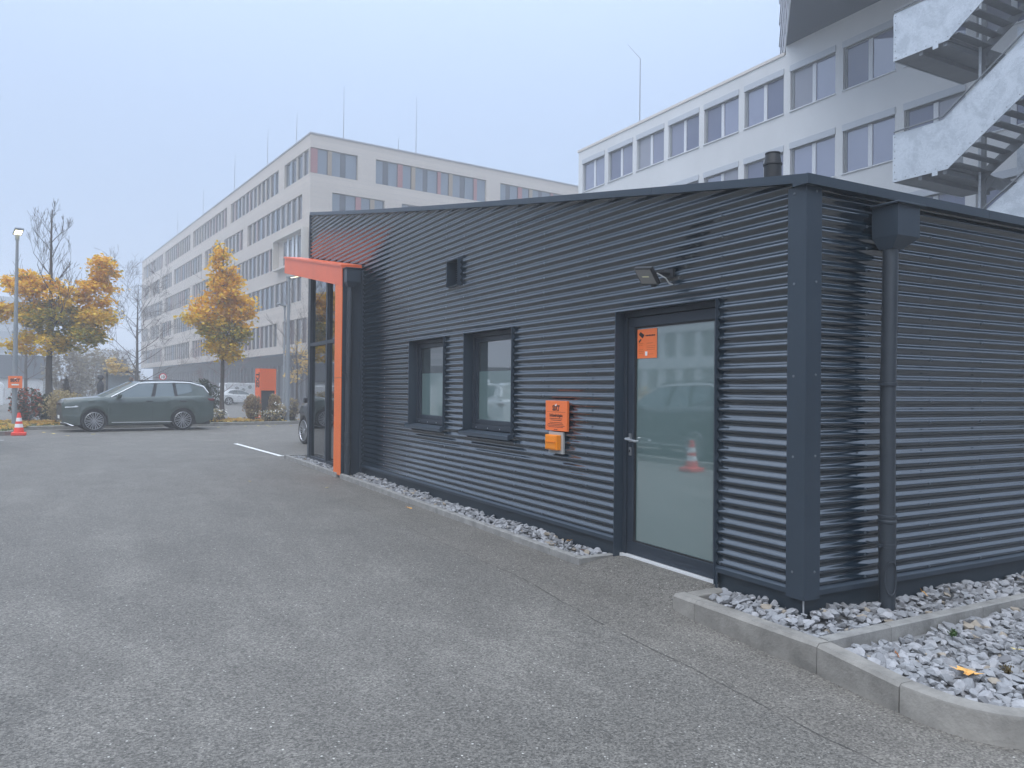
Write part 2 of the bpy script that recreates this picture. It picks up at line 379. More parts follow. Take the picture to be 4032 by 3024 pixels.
corr_patch(bm, 'A', WIN[0][0], WIN[0][1], Z0, WZ[0]); colpatch(WIN[0][0], WIN[0][1], WZ[1])
colpatch(WIN[0][1], 9.42, Z0); colpatch(9.42, Y_END, 3.15)
for (ya, yb) in ((0, 3.2), (3.2, 6.4), (6.4, 9.7), (9.7, 13.2)):   # trim along the sloping eaves
    d = Vector((0, yb-ya, roof_top(yb)-roof_top(ya))).normalized(); nrm = Vector((0, -d.z, d.y))
    fs = [f for f in bm.faces if ya-1e-6 <= f.calc_center_median().y < yb]
    es = {e for f in fs for e in f.edges}; vs_ = {v for f in fs for v in f.verts}
    bmesh.ops.bisect_plane(bm, geom=list(vs_)+list(es)+fs, plane_co=(0, ya, roof_top(ya)-0.02), plane_no=nrm, clear_outer=True)
# above the entrance the sheet starts at the sloping canopy
fs = [f for f in bm.faces if f.calc_center_median().y > 9.42]; es = {e for f in fs for e in f.edges}; vs_ = {v for f in fs for v in f.verts}
bmesh.ops.bisect_plane(bm, geom=list(vs_)+list(es)+fs, plane_co=(0, 9.42, 3.42), plane_no=Vector((0, -0.1769, 1)).normalized(), clear_inner=True)
mesh_obj('corrugated_wall', bm, m_corr, PAV)
bm = bmesh.new(); corr_patch(bm, 'B', 0.10, 9.0, Z0, 2.88, nu=6); mesh_obj('corrugated_wall', bm, m_corr, PAV)
# inner core keeps light out behind the sheets
MB().box(0.25, 9.0, 0.25, 12.8, -0.3, 2.6).build('core', m_dark, PAV)
# plinth (two sheets) and drip flashing
MB().box(0.035, 0.10, 0.036, DOOR[0]-0.002, -0.35, 0.15).build('plinth', m_plinth, PAV)
MB().box(0.035, 0.10, DOOR[1]+0.002, 9.40, -0.35, 0.15).build('plinth', m_plinth, PAV)
MB().box(0.034, 9.0, 0.034, 0.10, -0.35, 0.149).build('plinth', m_plinth, PAV)
MB().box(0.026, 0.0335, 0.026, 0.0335, -0.2, 0.13).build('plinth_corner_strip', mat('bare_aluminium', (0.55, 0.56, 0.57), 0.4, metal=0.4), PAV)
def flash(y0, y1):
    b = MB(); b.prism([(0.033, y0, 0.120), (0.002, y0, 0.116), (0.000, y0, 0.150), (0.030, y0, 0.176), (0.033, y0, 0.176)], (0, y1-y0, 0)); return b.build('base_flashing', m_trim, PAV)
flash(0.12, DOOR[0]-0.004); flash(DOOR[1]+0.004, 5.6); flash(5.603, 9.39)
b = MB(); b.prism([(0.12, 0.033, 0.120), (0.12, 0.002, 0.116), (0.12, 0.000, 0.150), (0.12, 0.030, 0.176), (0.12, 0.033, 0.176)], (8.8, 0, 0)); b.build('base_flashing', m_trim, PAV)
# corner post with two small knocks, and its screws
bm = bmesh.new(); prof = [(0.030, 0.149), (-0.004, 0.149), (-0.004, -0.004), (0.145, -0.004), (0.145, 0.030)]; rows = []
zs = [0.095, 0.3, 0.5, 0.58, 0.62, 0.66, 0.70, 0.73, 0.76, 0.80, 0.90, 1.2, 1.7, 2.3, 2.842]
sub = []
for (a, c) in zip(prof[:-1], prof[1:]):
    L = math.dist(a, c); k = max(1, int(L/0.03)); sub += [(a[0]+(c[0]-a[0])*i/k, a[1]+(c[1]-a[1])*i/k) for i in range(k)]
sub.append(prof[-1])
for z in zs:
    row = []
    for (x, y) in sub:
        dx = dy = 0
        e = abs(x+0.004)+abs(y+0.004)
        for zc, amp in ((0.645, 0.012), (0.755, 0.010)):
            k = amp*math.exp(-((z-zc)/0.022)**2)*math.exp(-(e/0.045)**2); dx += k; dy += k
        row.append(bm.verts.new((x+dx, y+dy, z)))
    rows.append(row)
for i in range(len(rows)-1):
    for j in range(len(sub)-1): bm.faces.new((rows[i][j], rows[i][j+1], rows[i+1][j+1], rows[i+1][j]))
POST = mesh_obj('corner_post', bm, m_trim, PAV, angle=50)
sb = MB().lathe((0,0,0), (0,0,1), [(0.009, 0), (0.009, 0.002), (0.0055, 0.0025), (0.0055, 0.006), (0.001, 0.007)], 10)
for z in (0.268, 1.037, 1.576, 2.195, 2.80):
    o = sb.build('screw', m_screw, POST, smooth=True); o.location = (-0.004, 0.095, z); o.rotation_euler = (0, -math.pi/2, 0)
    o = sb.build('screw', m_screw, POST, smooth=True); o.location = (0.093, -0.004, z+0.01); o.rotation_euler = (math.pi/2, 0, 0)
# roof slab, eaves fascia in lengths
b = MB(); ys = [-0.02, 3.0, 6.0, 9.0, 12.80]
for ya, yb in zip(ys[:-1], ys[1:]):
    b.add([(-0.02, ya, roof_top(ya)-0.02), (9.2, ya, roof_top(ya)-0.02), (9.2, yb, roof_top(yb)-0.02), (-0.02, yb, roof_top(yb)-0.02)], [(0,1,2,3)])
b.build('roof', m_trim, PAV)
b = MB(); b.box(0.0, 9.0, Y_END-0.06, Y_END-0.02, 2.2, roof_top(Y_END)-0.06); b.build('front_wall', m_trim, PAV)
joints = [-0.044, 1.55, 3.9, 6.3, 8.7, 10.6, 12.85]
for ya, yb in zip(joints[:-1], joints[1:]):
    ya2 = ya+0.003
    za, zb = roof_top(ya2), roof_top(yb)
    b = MB(); xo, xi, h = -0.042, -0.004, 0.060
    b.add([(xo, ya2, za-h), (xo, ya2, za), (0.08, ya2, za+0.001), (0.08, ya2, za-h+0.005), (xo, yb, zb-h), (xo, yb, zb), (0.08, yb, zb+0.004), (0.08, yb, zb-h+0.005)],
          [(0,1,5,4), (1,2,6,5), (2,3,7,6), (3,0,4,7), (0,3,2,1), (4,5,6,7)])
    b.build('eaves_fascia', m_trim, PAV)
xj = [-0.042, 0.55, 2.0, 4.4, 6.8, 9.2]
for xa, xb in zip(xj[:-1], xj[1:]):
    b = MB(); b.box(xa+0.003 if xa > 0 else xa-0.002, xb, -0.0475, 0.08, 2.8375, 2.9035); b.build('eaves_fascia', m_trim, PAV)
# screws of the sheet, too small to pick apart
b = MB(); sb_pts = []
for col_i, y in enumerate([0.78, 2.55, 3.35, 3.95, 5.30, 5.84, 7.2, 8.2, 9.25, 10.2, 11.1, 12.0, 12.85]):
    k = 0
    z = 0.150+PITCHC/2+PITCHC*(col_i % 2)
    while z < roof_top(y)-0.12:
        if not (y > 9.3 and z < 3.9) and not (DOOR[0] < y < DOOR[1] and z < DZ): sb_pts.append(((cx(z)-0.0, y, z), (-1, 0, 0)))
        z += PITCHC*2
for x in (0.62, 1.35, 2.0, 2.7, 3.4):
    z = 0.150+PITCHC/2
    while z < 2.75: sb_pts.append(((x, cx(z), z), (0, -1, 0))); z += PITCHC*2
for p, d in sb_pts: b.lathe(p, d, [(0.011, 0.0), (0.011, 0.003), (0.0065, 0.004), (0.0055, 0.010), (0.0005, 0.0105)], 6)
tag(b.build('sheet_screws', m_screw2, PAV, smooth=True), kind='stuff')
# windows
def rect_ring(b, x, y0, y1, z0, z1, t, dx):    # picture frame in a plane of constant x
    b.box(x, x+dx, y0, y1, z1-t, z1); b.box(x, x+dx, y0, y1, z0, z0+t); b.box(x, x+dx, y0, y0+t, z0+t, z1-t); b.box(x, x+dx, y1-t, y1, z0+t, z1-t)
def window(y0, y1, film):
    wn = empty('window'); wn.parent = PAV
    b = MB(); t = 0.006; d = 0.19; z0, z1 = WZ
    b.box(-0.012, d, y0-t, y0, z0-0.01, z1+t); b.box(-0.012, d, y1, y1+t, z0-0.01, z1+t); b.box(-0.012, d, y0, y1, z1, z1+t)
    b.box(0.0, d, y0, y1, z0-0.012, z0-0.004)
    b.build('reveal', m_trim, wn)
    X = 0.115
    f = MB(); rect_ring(f, X, y0+0.001, y1-0.001, z0+0.02, z1-0.001, 0.05, 0.07); f.box(X-0.012, X, y0+0.02, y1-0.02, z0+0.022, z0+0.085); f.build('frame', m_frame, wn, bevel=0.004)
    s = MB(); rect_ring(s, X+0.018, y0+0.052, y1-0.052, z0+0.085, z1-0.055, 0.055, 0.05); s.build('sash', m_frame, wn, bevel=0.004)
    zf = z0+0.14+(z1-z0-0.25)*film
    MB().quad((X+0.045, y1-0.105, z0+0.13), (X+0.045, y0+0.105, z0+0.13), (X+0.045, y0+0.105, zf), (X+0.045, y1-0.105, zf)).build('pane', m_frost, wn)
    MB().quad((X+0.045, y1-0.105, zf), (X+0.045, y0+0.105, zf), (X+0.045, y0+0.105, z1-0.10), (X+0.045, y1-0.105, z1-0.10)).build('pane', m_upane, wn)
    s = MB(); s.prism([(X-0.002, y0-0.02, z0+0.012), (-0.055, y0-0.02, z0-0.012), (-0.057, y0-0.02, z0-0.052), (-0.050, y0-0.02, z0-0.052), (-0.048, y0-0.02, z0-0.022), (X-0.002, y0-0.02, z0+0.004)], (0, y1-y0+0.04, 0))
    for yy in (y0-0.026, y1+0.020): s.prism([(0.03, yy, z0+0.03), (-0.060, yy, z0+0.004), (-0.061, yy, z0-0.055), (-0.045, yy, z0-0.055), (0.03, yy, z0-0.02)], (0, 0.006, 0))
    s.build('sill', m_trim, wn)
    k = MB()
    for i in range(4):
        yy = y0+0.15+(y1-y0-0.3)*i/3; k.lathe((X-0.014, yy, z0+0.045), (-1, 0, 0), [(0.008, 0), (0.008, 0.003), (0.001, 0.004)], 8)
    tag(k.build('sill_screws', m_steel, wn), kind='stuff')
window(*WIN[0], 0.62); window(*WIN[1], 0.62)
# door
D = empty('door'); D.parent = PAV
y0, y1 = DOOR; b = MB(); t = 0.006
b.box(-0.010, 0.20, y0-t, y0, 0.02, DZ+t); b.box(-0.010, 0.20, y1, y1+t, -0.02, DZ+t); b.box(-0.010, 0.20, y0, y1, DZ, DZ+t)
b.box(0.0, 0.006, y0-0.03, y0-t, -0.2, 0.14); b.build('reveal', m_trim, D)
X = 0.085
b = MB(); rect_ring(b, X, y0+0.001, y1-0.001, -0.07, DZ-0.001, 0.045, 0.06); b.build('frame', m_frame, D, bevel=0.003)
lf = MB(); ly0, ly1, lz0, lz1 = y0+0.044, y1-0.052, 0.022, DZ-0.052
lf.box(X+0.012, X+0.07, ly0, ly1, lz1-0.085, lz1); lf.box(X+0.012, X+0.07, ly0, ly1, lz0, lz0+0.115); lf.box(X+0.012, X+0.07, ly0, ly0+0.075, lz0+0.115, lz1-0.085); lf.box(X+0.012, X+0.07, ly1-0.085, ly1, lz0+0.115, lz1-0.085)
LEAF = lf.build('leaf', m_frame, D, bevel=0.004)
gy0, gy1, gz0, gz1 = ly0+0.075, ly1-0.085, lz0+0.115, lz1-0.085
MB().quad((X+0.035, gy1, gz0), (X+0.035, gy0, gz0), (X+0.035, gy0, gz1), (X+0.035, gy1, gz1)).build('pane', m_frost, LEAF)
b = MB(); g = 0.012; rect_ring(b, X+0.022, gy0, gy1, gz0, gz1, g, 0.012); b.build('gasket', m_black, LEAF)
hy, hz = ly1-0.045, 1.045
h = MB(); h.lathe((X+0.011, hy, hz), (-1, 0, 0), [(0.001, 0.012), (0.016, 0.012), (0.017, 0.0)], 14); h.box(X-0.001, X+0.012, hy-0.015, hy+0.015, hz-0.03, hz+0.045)
h.tube([(X+0.01, hy, hz), (X-0.045, hy, hz), (X-0.055, hy-0.010, hz), (X-0.055, hy-0.125, hz-0.012), (X-0.048, hy-0.14, hz-0.014), (X-0.02, hy-0.142, hz-0.014)], 0.0105, 10)
h.build('handle', m_steel, LEAF, smooth=True)
b = MB(); b.lathe((X+0.011, hy, hz-0.11), (-1, 0, 0), [(0.001, 0.010), (0.015, 0.010), (0.016, 0)], 14); b.box(X+0.002, X+0.012, hy-0.0155, hy+0.0155, hz-0.15, hz-0.075); b.build('lock_plate', m_steel, LEAF, smooth=True)
MB().box(X-0.004, X+0.003, hy-0.005, hy+0.005, hz-0.122, hz-0.098).build('keyhole', m_black, LEAF)
MB().box(0.055, X+0.06, y0+0.002, y1-0.002, -0.02, 0.019).build('threshold', mat('threshold_aluminium', (0.70, 0.71, 0.71), 0.45), D)
# vent
V = empty('wall_vent'); V.parent = PAV; y0, y1, z0, z1 = VENT; b = MB()
b.box(-0.03, 0.16, y0-0.005, y0, z0-0.005, z1+0.005); b.box(-0.03, 0.16, y1, y1+0.005, z0-0.005, z1+0.005); b.box(-0.03, 0.16, y0, y1, z1, z1+0.005); b.box(-0.03, 0.16, y0, y1, z0-0.005, z0); b.build('frame', m_trim, V)
b = MB(); b.quad((0.15, y1, z0), (0.15, y0, z0), (0.15, y0, z1), (0.15, y1, z1)); b.build('back', m_dark, V)
for i in range(11):
    z = z0+0.018+i*0.028; b = MB(); b.add([(0.10, y0, z), (0.10, y1, z), (0.135, y1, z+0.020), (0.135, y0, z+0.020), (0.10, y0, z+0.004), (0.10, y1, z+0.004), (0.135, y1, z+0.024), (0.135, y0, z+0.024)], [(0,1,2,3), (7,6,5,4), (0,4,5,1)]); b.build('slat', m_trim, V)
# roof ventilator
b = MB(); b.lathe((1.15, 1.35, 3.05), (0, 0, 1), [(0.077, 0), (0.075, 0.42), (0.082, 0.425), (0.082, 0.44), (0.074, 0.445), (0.062, 0.52), (0.066, 0.525), (0.066, 0.535), (0.02, 0.54)], 24); VP_ = b.build('vent_pipe', m_black, PAV, smooth=True)
# right-hand downpipe with hopper
DP = empty('downpipe'); DP.parent = PAV
def hopper(x0, x1, y0, y1, z0, z1, par, pc):
    b = MB(); b.box(x0, x1, y0, y1, z0, z1)
    cx_, cy_ = pc; r = 0.052
    b.add([(x0, y0, z0), (x1, y0, z0), (x1, y1, z0), (x0, y1, z0), (cx_-r, cy_-r, z0-0.085), (cx_+r, cy_-r, z0-0.085), (cx_+r, cy_+r, z0-0.085), (cx_-r, cy_+r, z0-0.085)], [(0,1,5,4), (1,2,6,5), (2,3,7,6), (3,0,4,7)])
    b.build('hopper', m_trim, par)
    MB().box(x0-0.026, x1+0.026, y0-0.026, y1, z1+0.001, z1+0.016).build('hopper_rim', m_trim, par, bevel=0.005)
    return cx_, cy_
px, py = hopper(0.660, 0.900, -0.200, -0.002, 2.550, 2.760, DP, (0.735, -0.095))
px, py = 0.715, -0.095
b = MB(); b.tube([(0.735, py, 2.48), (0.735, py, 2.40), (px+0.01, py, 1.9), (px, py, 1.5), (px, py, 0.60)], 0.051, 20); b.build('pipe', m_pipe, DP, smooth=True, angle=60)
b = MB(); b.lathe((px, py, -0.15), (0, 0, 1), [(0.054, 0), (0.054, 0.46), (0.057, 0.55), (0.057, 0.72), (0.062, 0.725), (0.062, 0.740), (0.057, 0.745), (0.057, 0.755), (0.062, 0.76), (0.062, 0.775), (0.05, 0.78)], 24); b.build('standpipe', m_pipe, DP, smooth=True)
def clamp(x, y, z, par, d=(0, 1, 0)):
    b = MB(); b.lathe((x, y, z-0.012), (0, 0, 1), [(0.055, 0), (0.061, 0.002), (0.061, 0.022), (0.055, 0.024)], 24)
    b.box(x-0.095, x-0.055, y-0.012, y+0.012, z-0.010, z+0.010); b.tube([(x-0.09, y, z+0.015), (x-0.085, y+0.10, z+0.015)], 0.005, 6); b.build('clamp', m_pipe, par, smooth=True)
clamp(px, py, 1.53, DP); clamp(px, py, 0.42, DP)
# inspection cover: pointed oval on the standpipe
b = MB(); k = []
for i in range(25):
    t = 2*math.pi*i/24; a = math.sin(t)*0.75; zz = 0.20+0.115*math.cos(t)*(1 if True else 1)
    k.append((px+0.060*math.sin(a-0.45), py-0.060*math.cos(a-0.45), zz))
b.tube(k, 0.005, 6); b.build('inspection_cover', m_pipe, DP, smooth=True)
# ------- entrance frame: orange leg, canopy, glazing
EN = empty('entrance_frame'); EN.parent = PAV
PX = -0.35
def can(y): return 3.575+0.1769*(y-9.42)
MB().box(PX, PX+0.012, 9.385, 9.79, -0.01, 1.645).build('orange_panel', m_orange, EN)
b = MB(); b.add([(PX, 9.385, 1.652), (PX, 9.79, 1.652), (PX, 9.79, can(9.79)-0.345), (PX, 9.385, can(9.385)-0.365), (PX+0.012, 9.385, 1.652), (PX+0.012, 9.79, 1.652), (PX+0.012, 9.79, can(9.79)-0.345), (PX+0.012, 9.385, can(9.385)-0.365)], [(3,2,1,0), (4,5,6,7), (0,1,5,4), (1,2,6,5), (2,3,7,6), (3,0,4,7)])
b.build('orange_panel', m_orange, EN)
MB().box(PX+0.013, 0.0, 9.388, 9.395, -0.05, 1.645).build('side_panel', m_trim, EN)
MB().box(PX+0.013, 0.0, 9.388, 9.395, 1.651, 3.50).build('side_panel', m_trim, EN)
MB().box(PX+0.013, 0.10, 9.396, 9.785, -0.05, 3.15).build('leg_core', m_trim, EN)
MB().box(-0.012, 0.03, 9.360, 9.387, -0.05, 3.5).build('side_flashing', m_trim, EN)
cj = [9.405, 11.05, 12.25, 13.75]
for ya, yb in zip(cj[:-1], cj[1:]):
    b = MB(); h = 0.36; x0, x1 = PX, PX+0.10
    b.add([(x0, ya+0.002, can(ya)-h), (x0, yb, can(yb)-h), (x0, yb, can(yb)), (x0, ya+0.002, can(ya)), (x1, ya+0.002, can(ya)-h), (x1, yb, can(yb)-h), (x1, yb, can(yb)), (x1, ya+0.002, can(ya))], [(3,2,1,0), (4,5,6,7), (0,1,5,4), (1,2,6,5), (2,3,7,6), (3,0,4,7)])
    b.build('canopy_fascia', m_oranged, EN)
    b = MB(); x0, x1 = PX-0.018, 0.0; h = 0.035; dz = 0.004
    b.add([(x0, ya+0.001, can(ya)-h), (x0, yb+0.018, can(yb)-h), (x0, yb+0.018, can(yb)+dz), (x0, ya+0.001, can(ya)+dz), (x1, ya+0.001, can(ya)-h), (x1, yb+0.018, can(yb)-h), (x1, yb+0.018, can(yb)+dz+0.02), (x1, ya+0.001, can(ya)+dz+0.02)], [(3,2,1,0), (4,5,6,7), (0,1,5,4), (1,2,6,5), (2,3,7,6), (3,0,4,7)])
    b.build('canopy_cap', m_oranged, EN)
b = MB(); b.add([(PX+0.10, 9.79, can(9.79)-0.33), (PX+0.10, 13.74, can(13.74)-0.33), (0.02, 13.74, can(13.74)-0.33), (0.02, 9.79, can(9.79)-0.33)], [(0,1,2,3)]); b.build('canopy_soffit', m_trim, EN)
# canopy carries on round the front
b = MB(); b.box(PX+0.02, 6.0, 13.66, 13.74, can(13.74)-0.355, can(13.74)-0.005); b.build('front_fascia', m_oranged, EN)
b = MB(); b.add([(0.0, Y_END-0.02, can(13.0)-0.3), (6.0, Y_END-0.02, can(13.0)-0.3), (6.0, 13.66, can(13.7)-0.3), (0.0, 13.66, can(13.7)-0.3)], [(0,1,2,3)]); b.build('front_soffit', m_trim, EN)
GL = empty('glazing'); GL.parent = PAV
gt = lambda y: can(y)-0.34
for ya, yb, nm in ((12.74, 12.89, 0), (11.44, 11.54, 1), (9.79, 9.86, 2)):
    b = MB(); b.box(-0.03, 0.08, ya, yb, 0.0, gt(ya)); b.build('mullion', m_frame, GL)
MB().box(-0.026, 0.07, 9.86, 12.74, 2.34, 2.41).build('transom', m_frame, GL)
MB().box(-0.022, 0.07, 9.86, 12.74, 0.0, 0.05).build('transom', m_frame, GL)
for ya, yb in ((9.862, 11.438), (11.542, 12.738)):
    MB().quad((0.025, yb, 0.052), (0.025, ya, 0.052), (0.025, ya, 2.338), (0.025, yb, 2.338)).build('pane', m_glass, GL)
    MB().quad((0.025, yb, 2.412), (0.025, ya, 2.412), (0.025, ya, gt(ya)), (0.025, yb, gt(yb))).build('pane', m_glass, GL)
for xa in (0.10, 1.6, 3.1, 4.6):
    MB().quad((xa, 12.86, 0.05), (xa+1.42, 12.86, 0.05), (xa+1.42, 12.86, 4.0), (xa, 12.86, 4.0)).build('front_pane', m_glass, GL)
    MB().box(xa-0.08, xa, 12.84, 12.90, 0.0, 4.1).build('mullion', m_frame, GL)
# left downpipe in front of the frame's side
DP2 = empty('downpipe'); DP2.parent = PAV
hopper(-0.325, -0.10, 9.195, 9.386, 3.270, 3.490, DP2, (-0.235, 9.29))
b = MB(); b.tube([(-0.235, 9.29, 3.22), (-0.24, 9.29, 2.9), (-0.25, 9.29, 0.72)], 0.050, 16); b.build('pipe', m_pipe, DP2, smooth=True, angle=60)
b = MB(); b.lathe((-0.25, 9.29, -0.1), (0, 0, 1), [(0.054, 0), (0.054, 0.62), (0.056, 0.76), (0.062, 0.765), (0.062, 0.785), (0.056, 0.79), (0.056, 0.80), (0.062, 0.805), (0.062, 0.825), (0.05, 0.83)], 20); b.build('standpipe', m_pipe, DP2, smooth=True)
clamp(-0.25, 9.29, 0.52, DP2); clamp(-0.25, 9.29, 1.72, DP2)
b = MB(); b.tube([(-0.25+0.06*math.sin(math.sin(2*math.pi*i/24)*0.75-0.3), 9.29-0.06*math.cos(math.sin(2*math.pi*i/24)*0.75-0.3), 0.27+0.12*math.cos(2*math.pi*i/24)) for i in range(25)], 0.005, 6); b.build('inspection_cover', m_pipe, DP2, smooth=True)

# ------------------------------------------------------------------ things fixed to the wall
def on_wall(y, z): return (0.0, y, z)
# notice board
m_sign = mat('orange_print', (0.92, 0.20, 0.05), 0.45); m_ink = mat('black_ink', (0.02, 0.015, 0.015), 0.5); m_wht = mat('white_print', (0.85, 0.85, 0.83), 0.5)
S = tag(empty('notice_sign', (0, 3.053, 1.062)), 'orange notice with black lettering above the small orange drop box', 'sign')
SX = -0.018
MB().box(SX, 0.008, 2.852, 3.254, 1.062, 1.363).build('board', m_sign, S, bevel=0.002)
sr, su = (0, -1, 0), (0, 0, 1); xf = SX-0.0015
text('lettering', 'SIXT', 0.072, m_ink, S, (xf, 3.053, 1.266), sr, su, bold=0.003, squeeze=0.90)
b = MB(); b.poly([(xf-0.001, 3.072, 1.318), (xf-0.001, 3.068, 1.309), (xf-0.001, 3.048, 1.310), (xf-0.001, 3.038, 1.332), (xf-0.001, 3.050, 1.331), (xf-0.001, 3.056, 1.325), (xf-0.001, 3.072, 1.324)]); b.build('logo_mark', m_wht, S)
text('lettering', 'rent the car', 0.012, m_ink, S, (xf, 3.030, 1.258), sr, su)
MB().quad((xf, 3.225, 1.2505), (xf, 2.880, 1.2505), (xf, 2.880, 1.2485), (xf, 3.225, 1.2485)).build('rule', m_ink, S)
text('lettering', 'Schlüsselrückgabe', 0.042, m_ink, S, (xf, 3.053, 1.203), sr, su, bold=0.0014, squeeze=0.80)
rr = random.Random(5)
def text_rows(rows, par, m):
    for (zc, ya, yb, hh) in rows:      # lines of print too small to read
        b = MB(); y = yb
        while y > ya:
            wl = rr.uniform(0.008, 0.024); b.quad((xf, y, zc-hh/2), (xf, max(ya, y-wl), zc-hh/2), (xf, max(ya, y-wl), zc+hh/2), (xf, y, zc+hh/2)); y -= wl+0.004
        b.build('print_line', m, par)
text_rows([(1.184, 2.935, 3.170, 0.006), (1.168, 2.950, 3.150, 0.006), (1.144, 2.93, 3.17, 0.005), (1.128, 2.91, 3.20, 0.005), (1.113, 2.885, 3.215, 0.005), (1.099, 2.92, 3.19, 0.005), (1.075, 3.02, 3.09, 0.006)], S, m_ink)
# key drop box
K = tag(empty('key_drop_box', (0, 3.06, 0.835)), 'small orange key drop box on a grey back plate under the notice', 'box')
MB().box(-0.012, 0.008, 2.929, 3.197, 0.835, 1.051).build('back_plate', mat('grey_plate', (0.42, 0.43, 0.42), 0.5, var=0.08), K)
m_ob = mat('orange_box', (0.92, 0.28, 0.012), 0.4)
BX = MB(); BX.box(-0.065, -0.012, 2.964, 3.185, 0.871, 1.022); bo = BX.build('housing', m_ob, K, bevel=0.006)
MB().box(-0.071, -0.0655, 2.978, 3.171, 0.884, 0.948).build('flap', m_ob, K, bevel=0.002)
MB().box(-0.071, -0.0655, 2.978, 3.171, 0.954, 1.010).build('flap', m_ob, K, bevel=0.002)
MB().box(-0.080, -0.066, 2.995, 3.155, 0.9485, 0.9535).build('slot_lip', m_ob, K)
# camera notice inside the door glass
S2 = tag(empty('camera_notice', (0.11, 1.80, 1.88)), 'small orange camera warning sticker in the top corner of the glass door', 'sign')
xf = 0.085+0.030
zt = gz1-0.022; yl = gy1-0.020
MB().box(xf, xf+0.003, yl-0.265, yl, zt-0.255, zt).build('board', m_sign, S2, bevel=0.001)
xf -= 0.0012
b = MB(); b.add([(xf, yl-0.02, zt-0.045), (xf, yl-0.045, zt-0.022), (xf, yl-0.10, zt-0.052), (xf, yl-0.075, zt-0.080)], [(0,1,2,3)]); b.add([(xf, yl-0.018, zt-0.105), (xf, yl-0.05, zt-0.082), (xf, yl-0.058, zt-0.092), (xf, yl-0.028, zt-0.118)], [(0,1,2,3)]); b.build('camera_symbol', m_ink, S2)
text_rows([(zt-0.058, yl-0.24, yl-0.115, 0.012)], S2, m_ink)
m_ink2 = mat('faint_ink', (0.55, 0.13, 0.03), 0.6)
text_rows([(zt-0.125, yl-0.085, yl-0.02, 0.005), (zt-0.138, yl-0.080, yl-0.02, 0.004), (zt-0.125, yl-0.22, yl-0.13, 0.005), (zt-0.15, yl-0.24, yl-0.13, 0.004), (zt-0.165, yl-0.24, yl-0.13, 0.004), (zt-0.180, yl-0.24, yl-0.13, 0.004), (zt-0.18, yl-0.08, yl-0.02, 0.004), (zt-0.195, yl-0.09, yl-0.02, 0.004), (zt-0.21, yl-0.09, yl-0.02, 0.004), (zt-0.22, yl-0.22, yl-0.15, 0.004)], S2, m_ink2)
MB().box(xf-0.0004, xf+0.0004, yl-0.140, yl-0.110, zt-0.232, zt-0.196).build('white_patch', m_wht, S2)
# floodlight
F = tag(empty('floodlight', (0, 1.40, 2.40)), 'black LED floodlight with motion sensor on the wall above the door', 'lamp')
fc = Vector((-0.175, 1.435, 2.405)); nrm = Vector((-0.80, 0.10, -0.59)).normalized(); ra = Vector((0.12, -0.99, 0)); ra = (ra-nrm*ra.dot(nrm)).normalized(); ua = ra.cross(nrm)*-1
if ua.z < 0: ua = -ua
b = MB(); b.obox(fc, ra*0.115, ua*0.080, nrm*0.016); b.build('housing', m_black, F, bevel=0.006)
b = MB(); b.obox(fc+nrm*0.017, ra*0.100, ua*0.066, nrm*0.0015); b.build('lens', mat('lamp_lens', (0.27, 0.265, 0.25), 0.2), F)
b = MB(); b.obox(fc+nrm*0.0192, ra*0.045, ua*0.006, nrm*0.0006); b.build('led_strip', mat('led', (0.75, 0.72, 0.45), 0.4), F)
b = MB(); b.obox(fc-nrm*0.030, ra*0.06, ua*0.05, nrm*0.014); b.build('heat_sink', m_black, F)
b = MB(); b.tube([fc-nrm*0.04+ra*0.05, Vector((-0.06, 1.37, 2.425)), Vector((0.015, 1.36, 2.425))], 0.016, 8); b.box(-0.012, 0.012, 1.31, 1.42, 2.39, 2.46); b.build('bracket', m_black, F)
b = MB(); b.tube([fc-ua*0.06-nrm*0.01+ra*0.03, fc-ua*0.115-nrm*0.005+ra*0.03+Vector((-0.02, 0, 0))], [0.020, 0.024], 12); b.build('motion_sensor', m_black, F, smooth=True, angle=50)
b = MB(); b.tube([fc-nrm*0.035+ra*0.09, Vector((-0.07, 1.33, 2.38)), Vector((-0.03, 1.335, 2.34)), Vector((0.012, 1.34, 2.335))], 0.005, 6); b.build('cable', mat('grey_cable', (0.6, 0.6, 0.58), 0.5), F, smooth=True)

# ------------------------------------------------------------------ kerbs, edging and gravel
def stone_block(b, p, q, wd, z0a, z0b, zta, ztb, r=0.012, nside=(0, 0)):
    """kerb stone from plan point p to q, wd wide to the left of travel, slightly rounded top edges"""
    p, q = Vector((*p, 0)), Vector((*q, 0)); d = (q-p).normalized(); n_ = Vector((-d.y, d.x, 0))
    def sec(pt, z0, zt): return [pt+Vector((0, 0, z0)), pt+n_*0.006+Vector((0, 0, zt-r)), pt+n_*(0.006+r)+Vector((0, 0, zt)), pt+n_*(wd-r)+Vector((0, 0, zt)), pt+n_*wd+Vector((0, 0, zt-r)), pt+n_*wd+Vector((0, 0, z0))]
    A, B = sec(p, z0a, zta), sec(q, z0b, ztb); k = len(b.v); b.v += [tuple(v) for v in A+B]
    for i in range(5): b.f.append((k+i, k+6+i, k+6+i+1, k+i+1))
    b.f.append(tuple(k+i for i in range(6))); b.f.append(tuple(k+6+i for i in range(6))[::-1]); return b
KB = tag(empty('kerb', (0, 0, 0)), 'grey concrete kerb curving round the gravel bed at the near corner', kind='structure')
def kerb_run(pts, wd, zt, name, m, par, z0=-0.35, gap=0.004, r=0.012):
    for (p, q, za, zb) in [(pts[i], pts[i+1], zt[i], zt[i+1]) for i in range(len(pts)-1)]:
        d = (Vector(q)-Vector(p)).normalized()*gap/2; b = MB(); stone_block(b, Vector(p)+d, Vector(q)-d, wd, z0, z0, za, zb, r); b.build(name, m, par)
